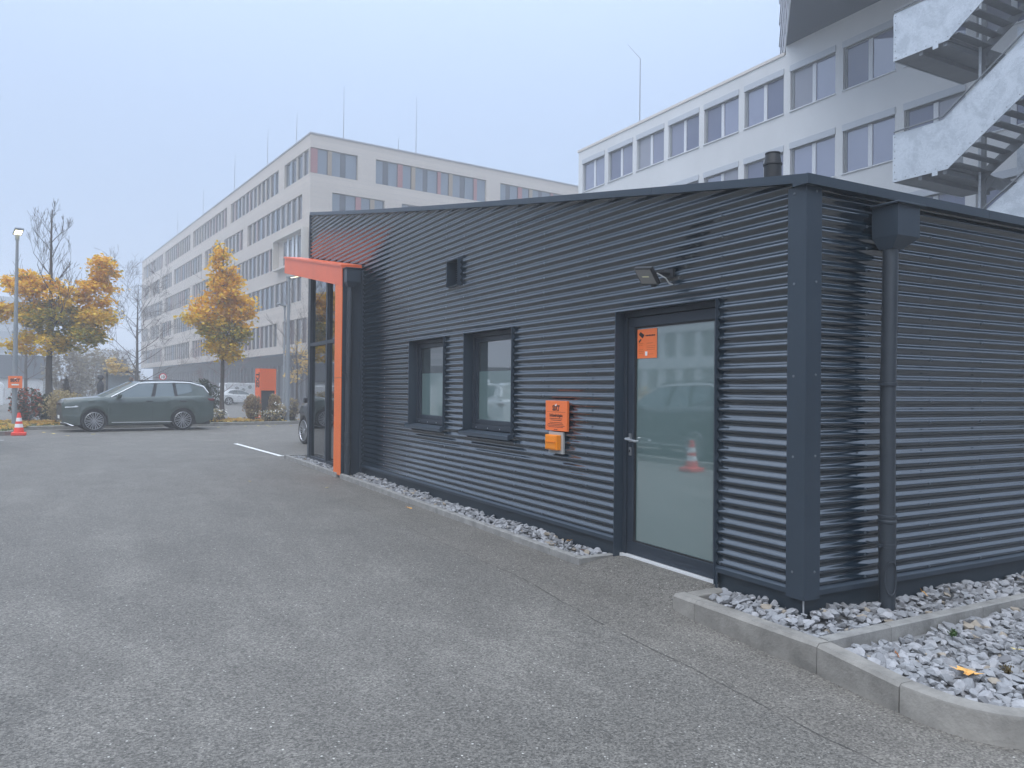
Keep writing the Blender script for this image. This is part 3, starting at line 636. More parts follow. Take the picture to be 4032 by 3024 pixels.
# travel so that the inside of the bed lies to the left
KP = [(-0.405, 0.83), (-0.405, 0.60), (-0.400, -0.43), (-0.455, -0.99)]; KZ = [0.0, 0.0, -0.002, -0.035]
kerb_run(KP, 0.13, KZ, 'kerb_stone', m_conc, KB, r=0.02)
# curved end stone, then straight on to the right
cv = [(-0.455, -0.995), (-0.462, -1.12), (-0.455, -1.24), (-0.425, -1.36), (-0.37, -1.46), (-0.29, -1.54), (-0.19, -1.60), (-0.08, -1.63)]
b = MB()
def curved(b, pts, wd, z0, zt, r=0.02):
    secs = []
    for i, p in enumerate(pts):
        a, c = Vector(pts[max(i-1, 0)]), Vector(pts[min(i+1, len(pts)-1)]); d = (c-a).normalized(); n_ = Vector((-d.y, d.x, 0)); P = Vector((*p, 0))
        secs.append([P+Vector((0, 0, z0)), P+n_*0.006+Vector((0, 0, zt-r)), P+n_*(0.006+r*0.3)+Vector((0, 0, zt-r*0.3)), P+n_*(0.006+r)+Vector((0, 0, zt)), P+n_*(wd-r)+Vector((0, 0, zt)), P+n_*wd+Vector((0, 0, zt-r)), P+n_*wd+Vector((0, 0, z0))])
    k = len(b.v); m_ = len(secs[0])
    for s_ in secs: b.v += [tuple(v) for v in s_]
    for i in range(len(secs)-1):
        for j in range(m_-1): b.f.append((k+i*m_+j, k+(i+1)*m_+j, k+(i+1)*m_+j+1, k+i*m_+j+1))
    b.f.append(tuple(k+j for j in range(m_))); b.f.append(tuple(k+(len(secs)-1)*m_+j for j in range(m_))[::-1])
curved(b, cv, 0.13, -0.35, -0.035); b.build('kerb_stone', m_conc, KB, smooth=True, angle=40)
kerb_run([(-0.075, -1.632), (0.9, -1.66), (1.9, -1.68), (2.9, -1.70), (5, -1.72)], 0.13, [-0.035]*5, 'kerb_stone', m_conc, KB, r=0.02)
# short return beside the door
b = MB(); b.box(-0.27, 0.032, 0.70, 0.825, -0.3, -0.001); b.build('kerb_stone', m_conc, KB, bevel=0.008)
DV = tag(empty('edging', (0, 0, 0)), 'thin concrete edging dividing the two gravel beds beside the right wall', kind='structure')
kerb_run([(-0.268, -0.415), (0.32, -0.412), (1.32, -0.41), (2.32, -0.405), (3.32, -0.40), (5.3, -0.40)], 0.085, [-0.004]*6, 'edging_stone', m_conc2, DV, r=0.008)
EL = tag(empty('edging', (0, 0, 0)), 'long low concrete edging of the gravel strip under the two windows', kind='structure')
ys = [2.20, 2.62, 3.62, 4.62, 5.62, 6.62, 7.62, 8.62, 9.40]
for ya, yb in zip(ys[:-1], ys[1:]):
    za, zb = 0.0+0.02*sstep(2, 10, ya), 0.0+0.02*sstep(2, 10, yb)
    b = MB(); stone_block(b, (-0.355, yb-0.003), (-0.355, ya+0.003), 0.075, -0.3, -0.3, zb, za, 0.006); b.build('edging_stone', m_conc2, EL)
ys = [9.56, 10.56, 11.56, 12.56, 13.42]
for ya, yb in zip(ys[:-1], ys[1:]):
    b = MB(); stone_block(b, (-0.365, yb-0.003), (-0.365, ya+0.003), 0.075, -0.3, -0.3, 0.02, 0.02, 0.006); b.build('edging_stone', m_conc2, EL)
b = MB(); b.box(-0.355, 0.033, 2.113, 2.197, -0.3, -0.003); b.build('edging_stone', m_conc2, EL)
b = MB(); b.box(-0.365, 6.0, 13.425, 13.50, -0.3, 0.018); b.build('edging_stone', m_conc2, EL)

m_bed = mat('gravel_bed', (0.20, 0.20, 0.20), 0.95, var=0.3, vscale=20)
m_stone = [mat('stone_pale', (0.36, 0.36, 0.37), 0.9, var=0.18, vscale=18, bump=0.2, bscale=50), mat('stone_grey', (0.295, 0.30, 0.31), 0.9, var=0.18, vscale=18, bump=0.2, bscale=50),
           mat('stone_mid', (0.235, 0.238, 0.246), 0.9, var=0.2, vscale=18, bump=0.2, bscale=50), mat('stone_dark', (0.165, 0.165, 0.17), 0.9, var=0.2, vscale=18), mat('stone_tan', (0.33, 0.285, 0.23), 0.9, var=0.15, vscale=18)]
SHAPES = []
for s_ in range(9):
    rnd = random.Random(100+s_); bm = bmesh.new()
    n_p = 14+s_ % 4; fl = rnd.uniform(0.42, 0.7); el = rnd.uniform(1.0, 1.5)
    for i in range(n_p):
        v = Vector((rnd.gauss(0, 1), rnd.gauss(0, 1), rnd.gauss(0, 1))).normalized()*rnd.uniform(0.85, 1.1); bm.verts.new((v.x*el, v.y, v.z*fl))
    r_ = bmesh.ops.convex_hull(bm, input=bm.verts)
    bmesh.ops.delete(bm, geom=[g_ for g_ in r_['geom_interior'] if isinstance(g_, bmesh.types.BMVert)], context='VERTS')
    SHAPES.append(([tuple(v.co) for v in bm.verts], [tuple(v.index for v in f.verts) for f in (bm.verts.index_update() or bm.faces)])); bm.free()
def stone_mesh(i, k):
    nm = 'stone_%d_%d' % (i, k)
    me = bpy.data.meshes.get(nm)
    if not me:
        me = bpy.data.meshes.new(nm); me.from_pydata(*[SHAPES[i][0], [], SHAPES[i][1]]); me.materials.append(m_stone[k])
    return me
CAMP = Vector((-4.1615, -3.5418, 1.4655))
ALLS = []
def scatter(inside, x0, x1, y0, y1, zf, step, size, bed, seed):
    rnd = random.Random(seed); y = y0
    while y < y1:
        x = x0
        while x < x1:
            for layer in (0, 1):
                px_, py_ = x+rnd.uniform(-.5, .5)*step, y+rnd.uniform(-.5, .5)*step
                if layer and rnd.random() < 0.45: continue
                if inside(px_, py_):
                    s_ = size*rnd.choice((0.6, 0.75, 0.85, 1, 1, 1.15, 1.35)); z = zf(px_, py_)+layer*size*0.55+rnd.uniform(-.25, .2)*size
                    q = Matrix.Rotation(rnd.uniform(0, 6.28), 3, 'Z') @ Matrix.Rotation(rnd.gauss(0, 0.35), 3, 'X') @ Matrix.Rotation(rnd.gauss(0, 0.35), 3, 'Y')
                    ci = rnd.choices((0, 1, 2, 3, 4), (0.26, 0.38, 0.26, 0.06, 0.04))[0]
                    ALLS.append((bed, (px_, py_, z), q, s_, rnd.randrange(9), ci))
            x += step
        y += step
def bedsheet(name, pts, z, lab):
    b = MB(); b.poly([(x, y, z) for x, y in pts]); o = b.build(name, m_bed); return tag(o, lab, kind='structure')
B1 = bedsheet('gravel_bed', [(-0.27, 0.70), (-0.27, -0.33), (5.3, -0.32), (5.3, 0.036), (0.036, 0.036), (0.036, 0.70)], -0.055, 'narrow gravel strip wrapping the foot of the corner post')
B2 = bedsheet('gravel_bed', [(-0.27, -0.41), (-0.325, -1.0), (-0.33, -1.2), (-0.25, -1.42), (-0.06, -1.50), (5.3, -1.58), (5.3, -0.40)], -0.10, 'wide grey gravel bed inside the curved kerb')
B3 = bedsheet('gravel_bed', [(-0.30, 2.20), (0.036, 2.20), (0.036, 9.39), (-0.30, 9.39)], -0.06, 'gravel strip along the plinth under the two windows')
B4 = bedsheet('gravel_bed', [(-0.30, 9.80), (0.3, 9.80), (0.3, 13.42), (-0.30, 13.42)], -0.05, 'short gravel strip in front of the glass entrance front')
def in1(x, y): return (x < 0.03 and -0.305 < y < 0.66 and x > -0.25) or (x >= 0.03 and -0.305 < y < 0.03 and math.hypot(x-0.715, y+0.095) > 0.065)
def in2(x, y):
    if y > -0.44 or y < -1.52-0.006*x*5: return False
    if x < -0.05: return x > -0.315+0.0*y and not (y < -1.16 and (x+0.02)**2/0.31**2+(y+1.16)**2/0.35**2 > 1)
    return y > -1.51-0.014*x
def lim(x, y, z0): return z0
scatter(in1, -0.25, 3.6, -0.30, 0.66, lambda x, y: -0.035+0.022*math.sin(x*5+y*3)+(0.02 if (x < 0.03 and y > -0.05) or y > -0.1 else 0), 0.051, 0.030, B1, 11)
scatter(in2, -0.31, 2.6, -1.58, -0.43, lambda x, y: -0.080+0.018*math.sin(x*4)*math.cos(y*5)+0.02*x*0.5*max(0, 1+y), 0.052, 0.031, B2, 12)
scatter(lambda x, y: -0.265 < x < 0.025, -0.26, 0.03, 2.22, 9.36, lambda x, y: -0.045+0.03*sstep(-0.25, 0.0, x)+0.012*math.sin(y*4)+0.014*sstep(4, 9, y), 0.056, 0.031, B3, 13)
scatter(lambda x, y: -0.275 < x < (-0.03 if True else 0), -0.27, 0.0, 9.84, 13.3, lambda x, y: -0.03+0.012*math.sin(y*4), 0.066, 0.036, B4, 14)
ALLS.sort(key=lambda s_: (Vector(s_[1])-CAMP).length-8*s_[3])
rest = {}
for i, (bed, p, q, s_, si, ci) in enumerate(ALLS):
    if i < 300:
        o = bpy.data.objects.new('stone', stone_mesh(si, ci)); COL.objects.link(o); o.parent = bed
        o.matrix_local = Matrix.Translation(p) @ q.to_4x4() @ Matrix.Scale(s_, 4)
    else:
        b = rest.setdefault((bed.name, ci), MB()); b.add([Vector(p)+q @ (Vector(v)*s_) for v in SHAPES[si][0]], SHAPES[si][1])
for (bn, ci), b in rest.items():
    tag(b.build('gravel_stones', m_stone[ci], bpy.data.objects[bn]), kind='stuff')

# ------------------------------------------------------------------ grass island behind the yard
ISL = [(-40, 22.6), (-6.6, 24.25), (-6.25, 24.45), (-6.05, 24.9), (-6.0, 27.5), (-5.8, 27.72), (3.2, 29.55), (3.9, 29.9), (4.1, 30.6), (3.6, 33.0), (-40, 36.5)]
b = MB(); b.poly([(x, y, 0.045) for x, y in ISL])
m_grass = mat('turf', (0.085, 0.10, 0.035), 0.95, var=0.4, vscale=1.5)
tag(b.build('planted_island', m_grass), 'planted island with grass and shrubs behind the parked green car', kind='structure')
KI = tag(empty('kerb', (0, 0, 0)), 'concrete kerb of the planted island behind the green car', kind='structure')
run = ISL[:9]
for i in range(len(run)-1):
    p, q = Vector(run[i]), Vector(run[i+1]); n_ = max(1, round((q-p).length/1.0)); d = (q-p)
    for k in range(n_):
        a, c = p+d*k/n_, p+d*(k+1)/n_
        if a.x < -14: continue
        b = MB(); stone_block(b, a, c, 0.13, -0.3, -0.3, 0.07, 0.07, 0.02); b.build('kerb_stone', m_conc, KI)
rnd = random.Random(21)
def inpoly(x, y, P):
    r_ = False; j = len(P)-1
    for i in range(len(P)):
        if (P[i][1] > y) != (P[j][1] > y) and x < (P[j][0]-P[i][0])*(y-P[i][1])/(P[j][1]-P[i][1])+P[i][0]: r_ = not r_
        j = i
    return r_
b = MB()
for i in range(9000):
    x, y = rnd.uniform(-9, 4), rnd.uniform(24.4, 33)
    if not inpoly(x-0.2, y-0.2, ISL): continue
    h = rnd.uniform(0.04, 0.11); a = rnd.uniform(0, 3.14); dx, dy = 0.012*math.cos(a), 0.012*math.sin(a); lx, ly = rnd.gauss(0, .03), rnd.gauss(0, .03)
    b.add([(x-dx, y-dy, 0.045), (x+dx, y+dy, 0.045), (x+lx, y+ly, 0.045+h)], [(0,1,2)])
m_blade = leafmat('grass_blade', (0.05, 0.075, 0.02), (0.09, 0.11, 0.035), (0.16, 0.15, 0.06))
tag(b.build('grass', m_blade), 'short green and straw coloured grass on the island', 'grass', kind='stuff')
m_litter = leafmat('leaf_litter', (0.62, 0.42, 0.08), (0.50, 0.24, 0.05), (0.66, 0.52, 0.18))
def leafquad(b, p, s_, rnd, tilt=1.0):
    n_ = Vector((rnd.gauss(0, tilt), rnd.gauss(0, tilt), 1)).normalized(); a = n_.orthogonal().normalized(); a = Matrix.Rotation(rnd.uniform(0, 6.28), 3, n_) @ a; c = n_.cross(a); p = Vector(p)
    k = rnd.uniform(0.6, 0.9)
    b.add([p-a*s_, p-c*s_*k+n_*s_*0.15, p+a*s_, p+c*s_*k+n_*s_*0.2], [(0,1,2), (0,2,3)])
b = MB()
for i in range(2600):
    cxx, cyy = rnd.choice(((0.5, 31.0), (1.8, 30.6), (-5.5, 31), (-7, 27), (-4.5, 30))); x, y = cxx+rnd.gauss(0, 1.0), cyy+rnd.gauss(0, 0.8)
    if inpoly(x-.15, y-.2, ISL): leafquad(b, (x, y, 0.075+rnd.random()*0.05), rnd.uniform(0.05, 0.09), rnd, 0.3)
tag(b.build('leaf_litter', m_litter), 'yellow and orange fallen leaves strewn over the island', 'leaves', kind='stuff')

# ------------------------------------------------------------------ trees and shrubs
def limb(b, p, d, L, r, rnd, depth, tips, up_=0.25, spread=0.5, split=3, rmin=0.006, segs=3):
    pts = [p.copy()]; rad = [r]; dd = d.copy()
    for i in range(segs):
        dd = (dd+Vector((rnd.gauss(0, .10), rnd.gauss(0, .10), rnd.gauss(0, .06)+up_*0.12))).normalized(); p = p+dd*L/segs; pts.append(p.copy()); rad.append(max(rmin, r*(1-0.55*(i+1)/segs)))
    b.tube(pts, rad, 6 if r > 0.05 else (4 if r > 0.015 else 3), cap=False)
    tips.append((p, depth))
    if depth == 0: return
    for k in range(split):
        i = rnd.randint(1, segs); a = rnd.uniform(0, 6.28); o_ = dd.orthogonal().normalized(); o_ = Matrix.Rotation(a, 3, dd) @ o_
        nd = (dd*(1-spread)+o_*spread+Vector((0, 0, up_*0.5))).normalized()
        limb(b, pts[i], nd, L*rnd.uniform(0.5, 0.75), rad[i]*0.62, rnd, depth-1, tips, up_, spread, split, rmin, segs)
def tree(name, label, base, H, r0, levels, nl, Lf, leaves, leafm, lsize, seed, first=0.3, up_=0.35, spread=0.55, group=None, cat='tree', lean=(0, 0), tw=m_bark):
    """levels: recursion depth; leaves: list of clump ellipsoids (dx,dy,z,rx,rz,count,material index)"""
    rnd = random.Random(seed); t = tag(empty(name, base), label, cat, group); B = Vector(base); b = MB(); tips = []
    pts = [B+Vector((lean[0]*k+rnd.gauss(0, .012), lean[1]*k+rnd.gauss(0, .012), H*k)) for k in [i/8 for i in range(9)]]
    b.tube(pts, [r0*(1.25 if k == 0 else 1)*(1-0.86*k/8) for k in range(9)], 10)
    b.build('trunk', m_bark, t, smooth=True)
    b = MB()
    for i in range(nl):
        k = first+(0.96-first)*i/nl; j = min(7, int(k*8)); p = pts[j].lerp(pts[j+1], k*8-j); a = i*2.4+rnd.uniform(-.4, .4); el = 0.35+0.9*k*up_*2
        d = Vector((math.cos(a), math.sin(a), el)).normalized(); limb(b, p, d, Lf(k)*rnd.uniform(.85, 1.1), r0*(1-0.8*k)*0.42, rnd, levels, tips, up_, spread)
    b.build('branches', tw, t)
    if leaves:
        bs = [MB() for _ in leafm]
        for (dx, dy, z, rx, rz, cnt, mi) in leaves:
            clumps = []
            for c in range(max(5, cnt//45)):
                v = Vector((rnd.gauss(0, 1), rnd.gauss(0, 1), rnd.gauss(0, 1))).normalized()*rnd.uniform(0.35, 1.0)**0.5
                clumps.append(B+Vector((dx+v.x*rx, dy+v.y*rx*0.9, z+v.z*rz)))
            for i in range(int(cnt*1.5)):
                c = rnd.choice(clumps); p = c+Vector((rnd.gauss(0, 1)*0.17, rnd.gauss(0, 1)*0.17, rnd.gauss(0, 1)*0.11))
                m_i = mi if rnd.random() < 0.8 else rnd.randrange(len(leafm)); leafquad(bs[m_i], p, rnd.uniform(0.7, 1.3)*lsize, rnd, 0.7)
        for bb, mm in zip(bs, leafm):
            if bb.v: tag(bb.build('crown', mm, t), kind='stuff')
    return t
lm_or = leafmat('maple_orange', (0.86, 0.52, 0.035), (0.90, 0.60, 0.05), (0.78, 0.38, 0.03))
lm_ye = leafmat('maple_yellow', (0.88, 0.62, 0.05), (0.80, 0.54, 0.05), (0.90, 0.68, 0.10))
lm_gr = leafmat('maple_green', (0.26, 0.26, 0.05), (0.38, 0.33, 0.055), (0.55, 0.42, 0.07))
# orange maple right of the car
tree('maple_tree', 'slim maple with orange leaves standing just behind the rear of the green car', (0.98, 31.35, 0.03), 7.5, 0.105, 2, 15, lambda k: 0.30+0.85*max(0, 1-abs(k-0.5)*1.7), [
    (0, 0, 7.1, 0.28, 0.40, 260, 0), (0.05, 0, 6.4, 0.50, 0.50, 520, 0), (0, 0, 5.6, 0.72, 0.6, 900, 0), (-0.35, 0, 4.75, 0.95, 0.6, 1150, 0), (0.45, 0, 4.9, 0.85, 0.6, 1050, 0), (-0.75, 0, 4.15, 0.75, 0.42, 800, 1), (0.75, 0, 4.25, 0.62, 0.42, 700, 0),
    (0, 0, 3.75, 0.95, 0.48, 1200, 2), (-0.1, 0, 3.2, 0.72, 0.35, 800, 1), (0.25, 0, 2.85, 0.42, 0.25, 300, 1)], [lm_or, lm_ye, lm_gr], 0.075, 31, first=0.36, up_=0.45, spread=0.42)
# the larger maple on the left, bare at the top
tree('maple_tree', 'large maple with yellow and orange leaves and bare top behind the lamp post', (-5.45, 34.1, 0.03), 8.8, 0.15, 3, 16, lambda k: 0.42+1.25*max(0, 1-abs(k-0.45)*1.7), [
    (-0.9, 0, 5.5, 0.95, 0.6, 800, 0), (-1.3, 0, 4.3, 0.75, 0.5, 750, 1), (-0.2, 0, 5.2, 0.9, 0.7, 1000, 0), (0.1, 0, 4.2, 1.0, 0.7, 1300, 2), (-0.3, 0, 3.2, 1.2, 0.45, 1100, 1), (0.9, 0, 3.5, 1.25, 0.6, 1500, 2), (1.6, 0, 4.3, 0.85, 0.6, 1200, 1), (1.7, 0, 5.4, 0.65, 0.7, 1000, 0), (1.95, 0, 6.4, 0.48, 0.7, 750, 0), (0.8, 0, 5.0, 0.6, 0.5, 350, 1), (-1.9, 0, 4.6, 0.35, 0.2, 120, 0)], [lm_or, lm_ye, lm_gr], 0.080, 32, first=0.32, up_=0.6, spread=0.40)
lm_pl = leafmat('pale_yellow', (0.66, 0.50, 0.20), (0.60, 0.40, 0.12), (0.70, 0.56, 0.28))
tree('young_tree', 'young tree with a few pale yellow leaves behind the orange pylon', (6.3, 40.5, 0.0), 5.4, 0.075, 3, 12, lambda k: 0.9+0.9*k, [(0.5, 0, 2.9, 0.55, 0.35, 140, 0), (-0.2, 0, 2.2, 0.7, 0.3, 110, 0), (0.2, 0, 3.5, 0.8, 0.5, 90, 0)], [lm_pl], 0.085, 33, first=0.3, up_=0.6, spread=0.4, tw=m_twig)
tree('bare_tree', 'bare winter tree standing behind the windscreen of the green car', (-1.5, 46.5, 0.0), 7.4, 0.11, 4, 15, lambda k: 1.2+1.1*max(0, 1-abs(k-.4)*1.3), [(-1.1, 0, 2.6, 0.7, 0.35, 170, 0)], [lm_pl], 0.10, 34, first=0.22, up_=0.35, spread=0.5, tw=m_twig)
tree('bare_tree', 'tall bare tree behind the large maple on the left', (-7.4, 54.0, 0.0), 7.2, 0.12, 4, 15, lambda k: 1.7-0.6*k, None, [], 0.1, 35, first=0.25, up_=0.6, spread=0.42, tw=m_twig)
tree('bare_tree', 'bare tree with reddish twigs before the dark ground floor of the beige office', (5.2, 60.0, 0.0), 5.4, 0.09, 4, 13, lambda k: 1.3+0.8*k, None, [], 0.1, 36, first=0.2, up_=0.45, spread=0.5, tw=mat('red_twig', (0.16, 0.085, 0.08), 0.9))
def shrub(name, label, base, rx, h, cnt, lmats, ls, seed, ntw=40, twm=m_twig, group=None, taper=0.0, flowers=0, cat='shrub'):
    rnd = random.Random(seed); t = tag(empty(name, base), label, cat, group); B = Vector(base); b = MB()
    for i in range(ntw):
        a = rnd.uniform(0, 6.28); rr_ = rx*rnd.random()**0.5; e = B+Vector((math.cos(a)*rr_, math.sin(a)*rr_, h*rnd.uniform(0.6, 1.05))); s_ = B+Vector((math.cos(a)*rr_*0.3, math.sin(a)*rr_*0.3, 0))
        m_ = (s_+e)/2+Vector((rnd.gauss(0, .05), rnd.gauss(0, .05), 0)); b.tube([s_, m_, e], [0.010, 0.007, 0.003], 3, cap=False)
        for k in range(3):
            d = Vector((rnd.gauss(0, 1), rnd.gauss(0, 1), 0.9)).normalized(); q = s_.lerp(e, rnd.uniform(.4, .9)); b.tube([q, q+d*h*0.22], [0.004, 0.002], 3, cap=False)
    b.build('stems', twm, t)
    bs = [MB() for _ in lmats]
    for i in range(cnt):
        v = Vector((rnd.gauss(0, 1), rnd.gauss(0, 1), rnd.gauss(0, 1))).normalized()*rnd.uniform(0.2, 1.0)**0.45
        z = (v.z+1)/2; k = 1-taper*z; lump = 1+0.16*math.sin(v.x*7+seed)+0.12*math.sin(v.y*9+v.z*6)
        leafquad(bs[rnd.randrange(len(bs))], B+Vector((v.x*rx*k*lump, v.y*rx*k*lump, 0.06+z*h*(0.9+0.1*lump))), rnd.uniform(.6, 1.3)*ls, rnd, 0.8)
    for bb, mm in zip(bs, lmats):
        if bb.v: tag(bb.build('foliage', mm, t), kind='stuff')
    if flowers:
        b = MB()
        for i in range(flowers):
            a = rnd.uniform(0, 6.28); rr_ = rx*rnd.random()**0.5*1.1; leafquad(b, B+Vector((math.cos(a)*rr_, math.sin(a)*rr_, h*rnd.uniform(.5, 1.1))), 0.032, rnd, 0.8)
        tag(b.build('flowers', mat('white_petals', (0.8, 0.8, 0.76), 0.6), t), kind='stuff')
    return t
lm_dry = leafmat('dry_leaf', (0.40, 0.32, 0.16), (0.48, 0.37, 0.20), (0.32, 0.27, 0.13))
lm_brn = leafmat('brown_leaf', (0.34, 0.22, 0.13), (0.40, 0.27, 0.16), (0.27, 0.18, 0.11))
lm_drk = leafmat('dark_leaf', (0.03, 0.05, 0.022), (0.045, 0.065, 0.03), (0.07, 0.08, 0.035))
lm_red = leafmat('red_leaf', (0.34, 0.08, 0.05), (0.42, 0.13, 0.07), (0.24, 0.07, 0.05))
lm_hz = leafmat('haze_brush', (0.26, 0.22, 0.16), (0.32, 0.27, 0.19), (0.22, 0.19, 0.15))
shrub('dry_shrub', 'bushy straw coloured shrub just in front of the green car bonnet', (-4.85, 30.1, 0.03), 0.72, 1.25, 1900, [lm_dry], 0.045, 41, 60)
shrub('red_shrub', 'red leaved shrub beside the lamp post', (-6.15, 31.6, 0.03), 0.62, 1.35, 1300, [lm_red, lm_drk], 0.055, 42)
shrub('green_shrub', 'dark green shrub half hidden behind the dry shrub', (-5.5, 32.5, 0.03), 0.55, 1.05, 900, [lm_drk], 0.055, 43)
shrub('conifer', 'small dark pointed conifer left of the walking person', (-4.95, 40.5, 0.0), 0.34, 1.9, 1100, [leafmat('conifer_needle', (0.06, 0.05, 0.04), (0.075, 0.06, 0.045), (0.05, 0.045, 0.035))], 0.05, 44, taper=0.75)
shrub('orange_shrub', 'shrub with orange leaves in front of the walking person', (-2.9, 33.0, 0.03), 0.55, 1.15, 700, [m_litter, lm_brn], 0.06, 45)
shrub('evergreen_shrub', 'round dark evergreen shrub behind the tail of the green car', (0.35, 32.3, 0.03), 0.62, 1.75, 2200, [lm_drk], 0.055, 46)
shrub('dry_shrub', 'rounded tan shrub to the left of the orange pylon foot', (2.15, 31.0, 0.03), 0.37, 1.10, 1900, [lm_dry, lm_brn], 0.042, 47, 60)
shrub('brown_shrub', 'rounded brown shrub to the right of the orange pylon foot', (3.06, 30.95, 0.03), 0.29, 1.12, 1700, [lm_brn, lm_dry], 0.042, 48, 60)
shrub('dry_shrub', 'thin wispy dry shrub right of the tall lamp post', (3.75, 30.6, 0.03), 0.36, 0.98, 350, [lm_dry], 0.04, 49, 70)
shrub('flowering_plant', 'low plant with white flowers at the tail of the green car', (0.45, 30.1, 0.03), 0.55, 0.5, 500, [lm_dry, lm_drk], 0.04, 50, 40, flowers=70, cat='plant')
shrub('flowering_plant', 'low plant with white flowers before the brown shrub', (2.65, 30.0, 0.03), 0.55, 0.45, 500, [lm_dry, lm_drk], 0.04, 51, 40, flowers=75, cat='plant')
shrub('flowering_plant', 'low plant with white flowers at the foot of the tall lamp post', (3.25, 30.1, 0.03), 0.35, 0.75, 250, [lm_dry], 0.04, 52, 40, flowers=50, cat='plant')
for i, (x, y, rx, h, lab) in enumerate(((-5.2, 60, 1.7, 4.6, 'hazy brown thicket right of the grey low building'), (-3.2, 64, 2.2, 4.4, 'hazy brown thicket behind the walking person'), (-1.4, 68, 1.8, 3.4, 'hazy thicket left of the speed limit sign'))):
    shrub('thicket', lab, (x, y, 0.0), rx, h, 1500, [lm_hz], 0.13, 60+i, 90)

# ------------------------------------------------------------------ cars
m_tyre = mat('tyre', (0.02, 0.02, 0.021), 0.85); m_rim = mat('alloy', (0.55, 0.56, 0.58), 0.3, metal=0.8); m_rimd = mat('rim_dark', (0.03, 0.03, 0.033), 0.5)
m_cglass = mat('car_glass', (0.12, 0.155, 0.165), 0.03, spec=1.0); m_chrome = mat('bright_trim', (0.80, 0.81, 0.82), 0.3, metal=0.3)
def paint(name, col): return mat(name, col, 0.32, spec=0.5, coat=0.8)
def make_car(name, body, L=4.79, W=1.86, H=1.80, wb=2.79, fo=0.93, belt=1.15, hood=1.16, wr=0.365, nsp=10, suv=True):
    """front at x=0, rear at x=L, wheels on z=0"""
    root = empty(name); hw = W/2
    xf, xr = fo, fo+wb; ar = wr+0.055
    def low(x):
        z = 0.235
        if x < 0.35: z = 0.235+0.10*(1-x/0.35)
        if x > L-0.4: z = 0.235+0.16*(x-(L-0.4))/0.4
        for xa in (xf, xr):
            d = abs(x-xa)
            if d < ar: z = max(z, wr+math.sqrt(max(0, ar*ar-d*d))-0.005)
        return z
    aB = 1.30                       # base of the windscreen
    def top(x):                     # bonnet, belt line, tail
        if x < aB: return hood-0.16*max(0, 1-x/0.10)**2-0.10*(1-x/aB)**1.6+0.0
        if x > L-0.15: return belt+0.07-0.06*((x-(L-0.15))/0.15)
        return belt+0.07*(x-aB)/(L-0.15-aB)
    def wid(x):                     # plan shape
        k = 1.0
        if x < 0.75: k = 1-0.20*(1-x/0.75)**2.2
        if x > L-0.6: k = 1-0.11*((x-(L-0.6))/0.6)**2
        return hw*k
    xs = sorted(set([round(v, 4) for v in [0, .015, .05, .12, .22, .35, .5, .75, 1.1, 1.3, 1.5, 1.8, 2.1, 2.4, 2.7, 3.0, L-.9, L-.6, L-.4, L-.25, L-.15, L-.06, L-.015, L]+[xa+ar*math.cos(math.pi*i/14)*1.0 for xa in (xf, xr) for i in range(15)]]))
    b = MB(); secs = []
    for x in xs:
        z0, zt, wd = low(x), top(x), wid(x); end = 0.03*(1 if x in (0, L) else 0)
        zs_ = [z0, z0+(zt-z0)*0.12, z0+(zt-z0)*0.36, z0+(zt-z0)*0.46, z0+(zt-z0)*0.74, zt-0.045, zt]
        fl = 0.022*max(0, 1-min(abs(x-xf), abs(x-xr))/0.65)     # wheel arch flare
        ws = [wd*0.955+fl, wd*0.985+fl, wd*0.985+fl, wd*0.968+fl, wd*1.0, wd*0.962, wd*0.925]
        secs.append([(x, -w_, z_) for w_, z_ in zip(ws, zs_)])
    m_ = len(secs[0])
    for sgn in (1, -1):
        k = len(b.v)
        for s_ in secs: b.v += [(p[0], p[1]*sgn, p[2]) for p in s_]
        for i in range(len(secs)-1):
            for j in range(m_-1):
                q = (k+i*m_+j, k+(i+1)*m_+j, k+(i+1)*m_+j+1, k+i*m_+j+1); b.f.append(q if sgn > 0 else q[::-1])
    # bonnet and tail deck
    for i in range(len(xs)-1):
        if xs[i+1] <= aB+0.25 or xs[i] >= L-0.65:
            A, B = secs[i][-1], secs[i+1][-1]; n_ = 6; rowa, rowb = [], []
            for t_ in range(n_+1):
                f = -1+2*t_/n_; cr = 0.035*(1-f*f); rowa.append((A[0], -A[1]*f, A[2]+cr)); rowb.append((B[0], -B[1]*f, B[2]+cr))
            k = len(b.v); b.v += rowa+rowb
            for t_ in range(n_): b.f.append((k+t_, k+n_+1+t_, k+n_+2+t_, k+t_+1))
    for s_ in (secs[0], secs[-1]):      # nose and tail ends
        k = len(b.v); b.v += s_+[(p[0], -p[1], p[2]) for p in s_]
        for j in range(m_-1): b.f.append((k+j, k+j+1, k+m_+j+1, k+m_+j))
    b.build('body', body, root, smooth=True, world=False, angle=38)
    MB().box(0.12, L-0.12, -hw*0.84, hw*0.84, 0.20, belt-0.12).build('underbody', m_black, root, world=False)
    # greenhouse: belt points and roof points
    bx = [aB-0.12, aB+0.20, aB+1.38, aB+1.50, L-1.34, L-1.24, L-0.60, L-0.16]
    tx = [aB+0.86, aB+1.00, aB+1.52, aB+1.62, L-1.40, L-1.30, L-0.80, L-0.42] if suv else [aB+0.92, aB+1.0, aB+1.45, aB+1.53, L-1.50, L-1.42, L-1.10, L-0.72]
    def rz(x):
        t_ = (x-tx[0])/(tx[-1]-tx[0]); return H-0.075-0.045*(1-t_)**2*2-(0.05 if suv else 0.16)*t_**2.2
    Bp = [(x, hw*0.925-(0.16*(1-0)/1 if i == 0 else 0)-0.02*(i == 7), top(x)-0.004) for i, x in enumerate(bx)]
    Bp = [(x, y, top(max(x, aB))-0.006) for x, y, z in Bp]
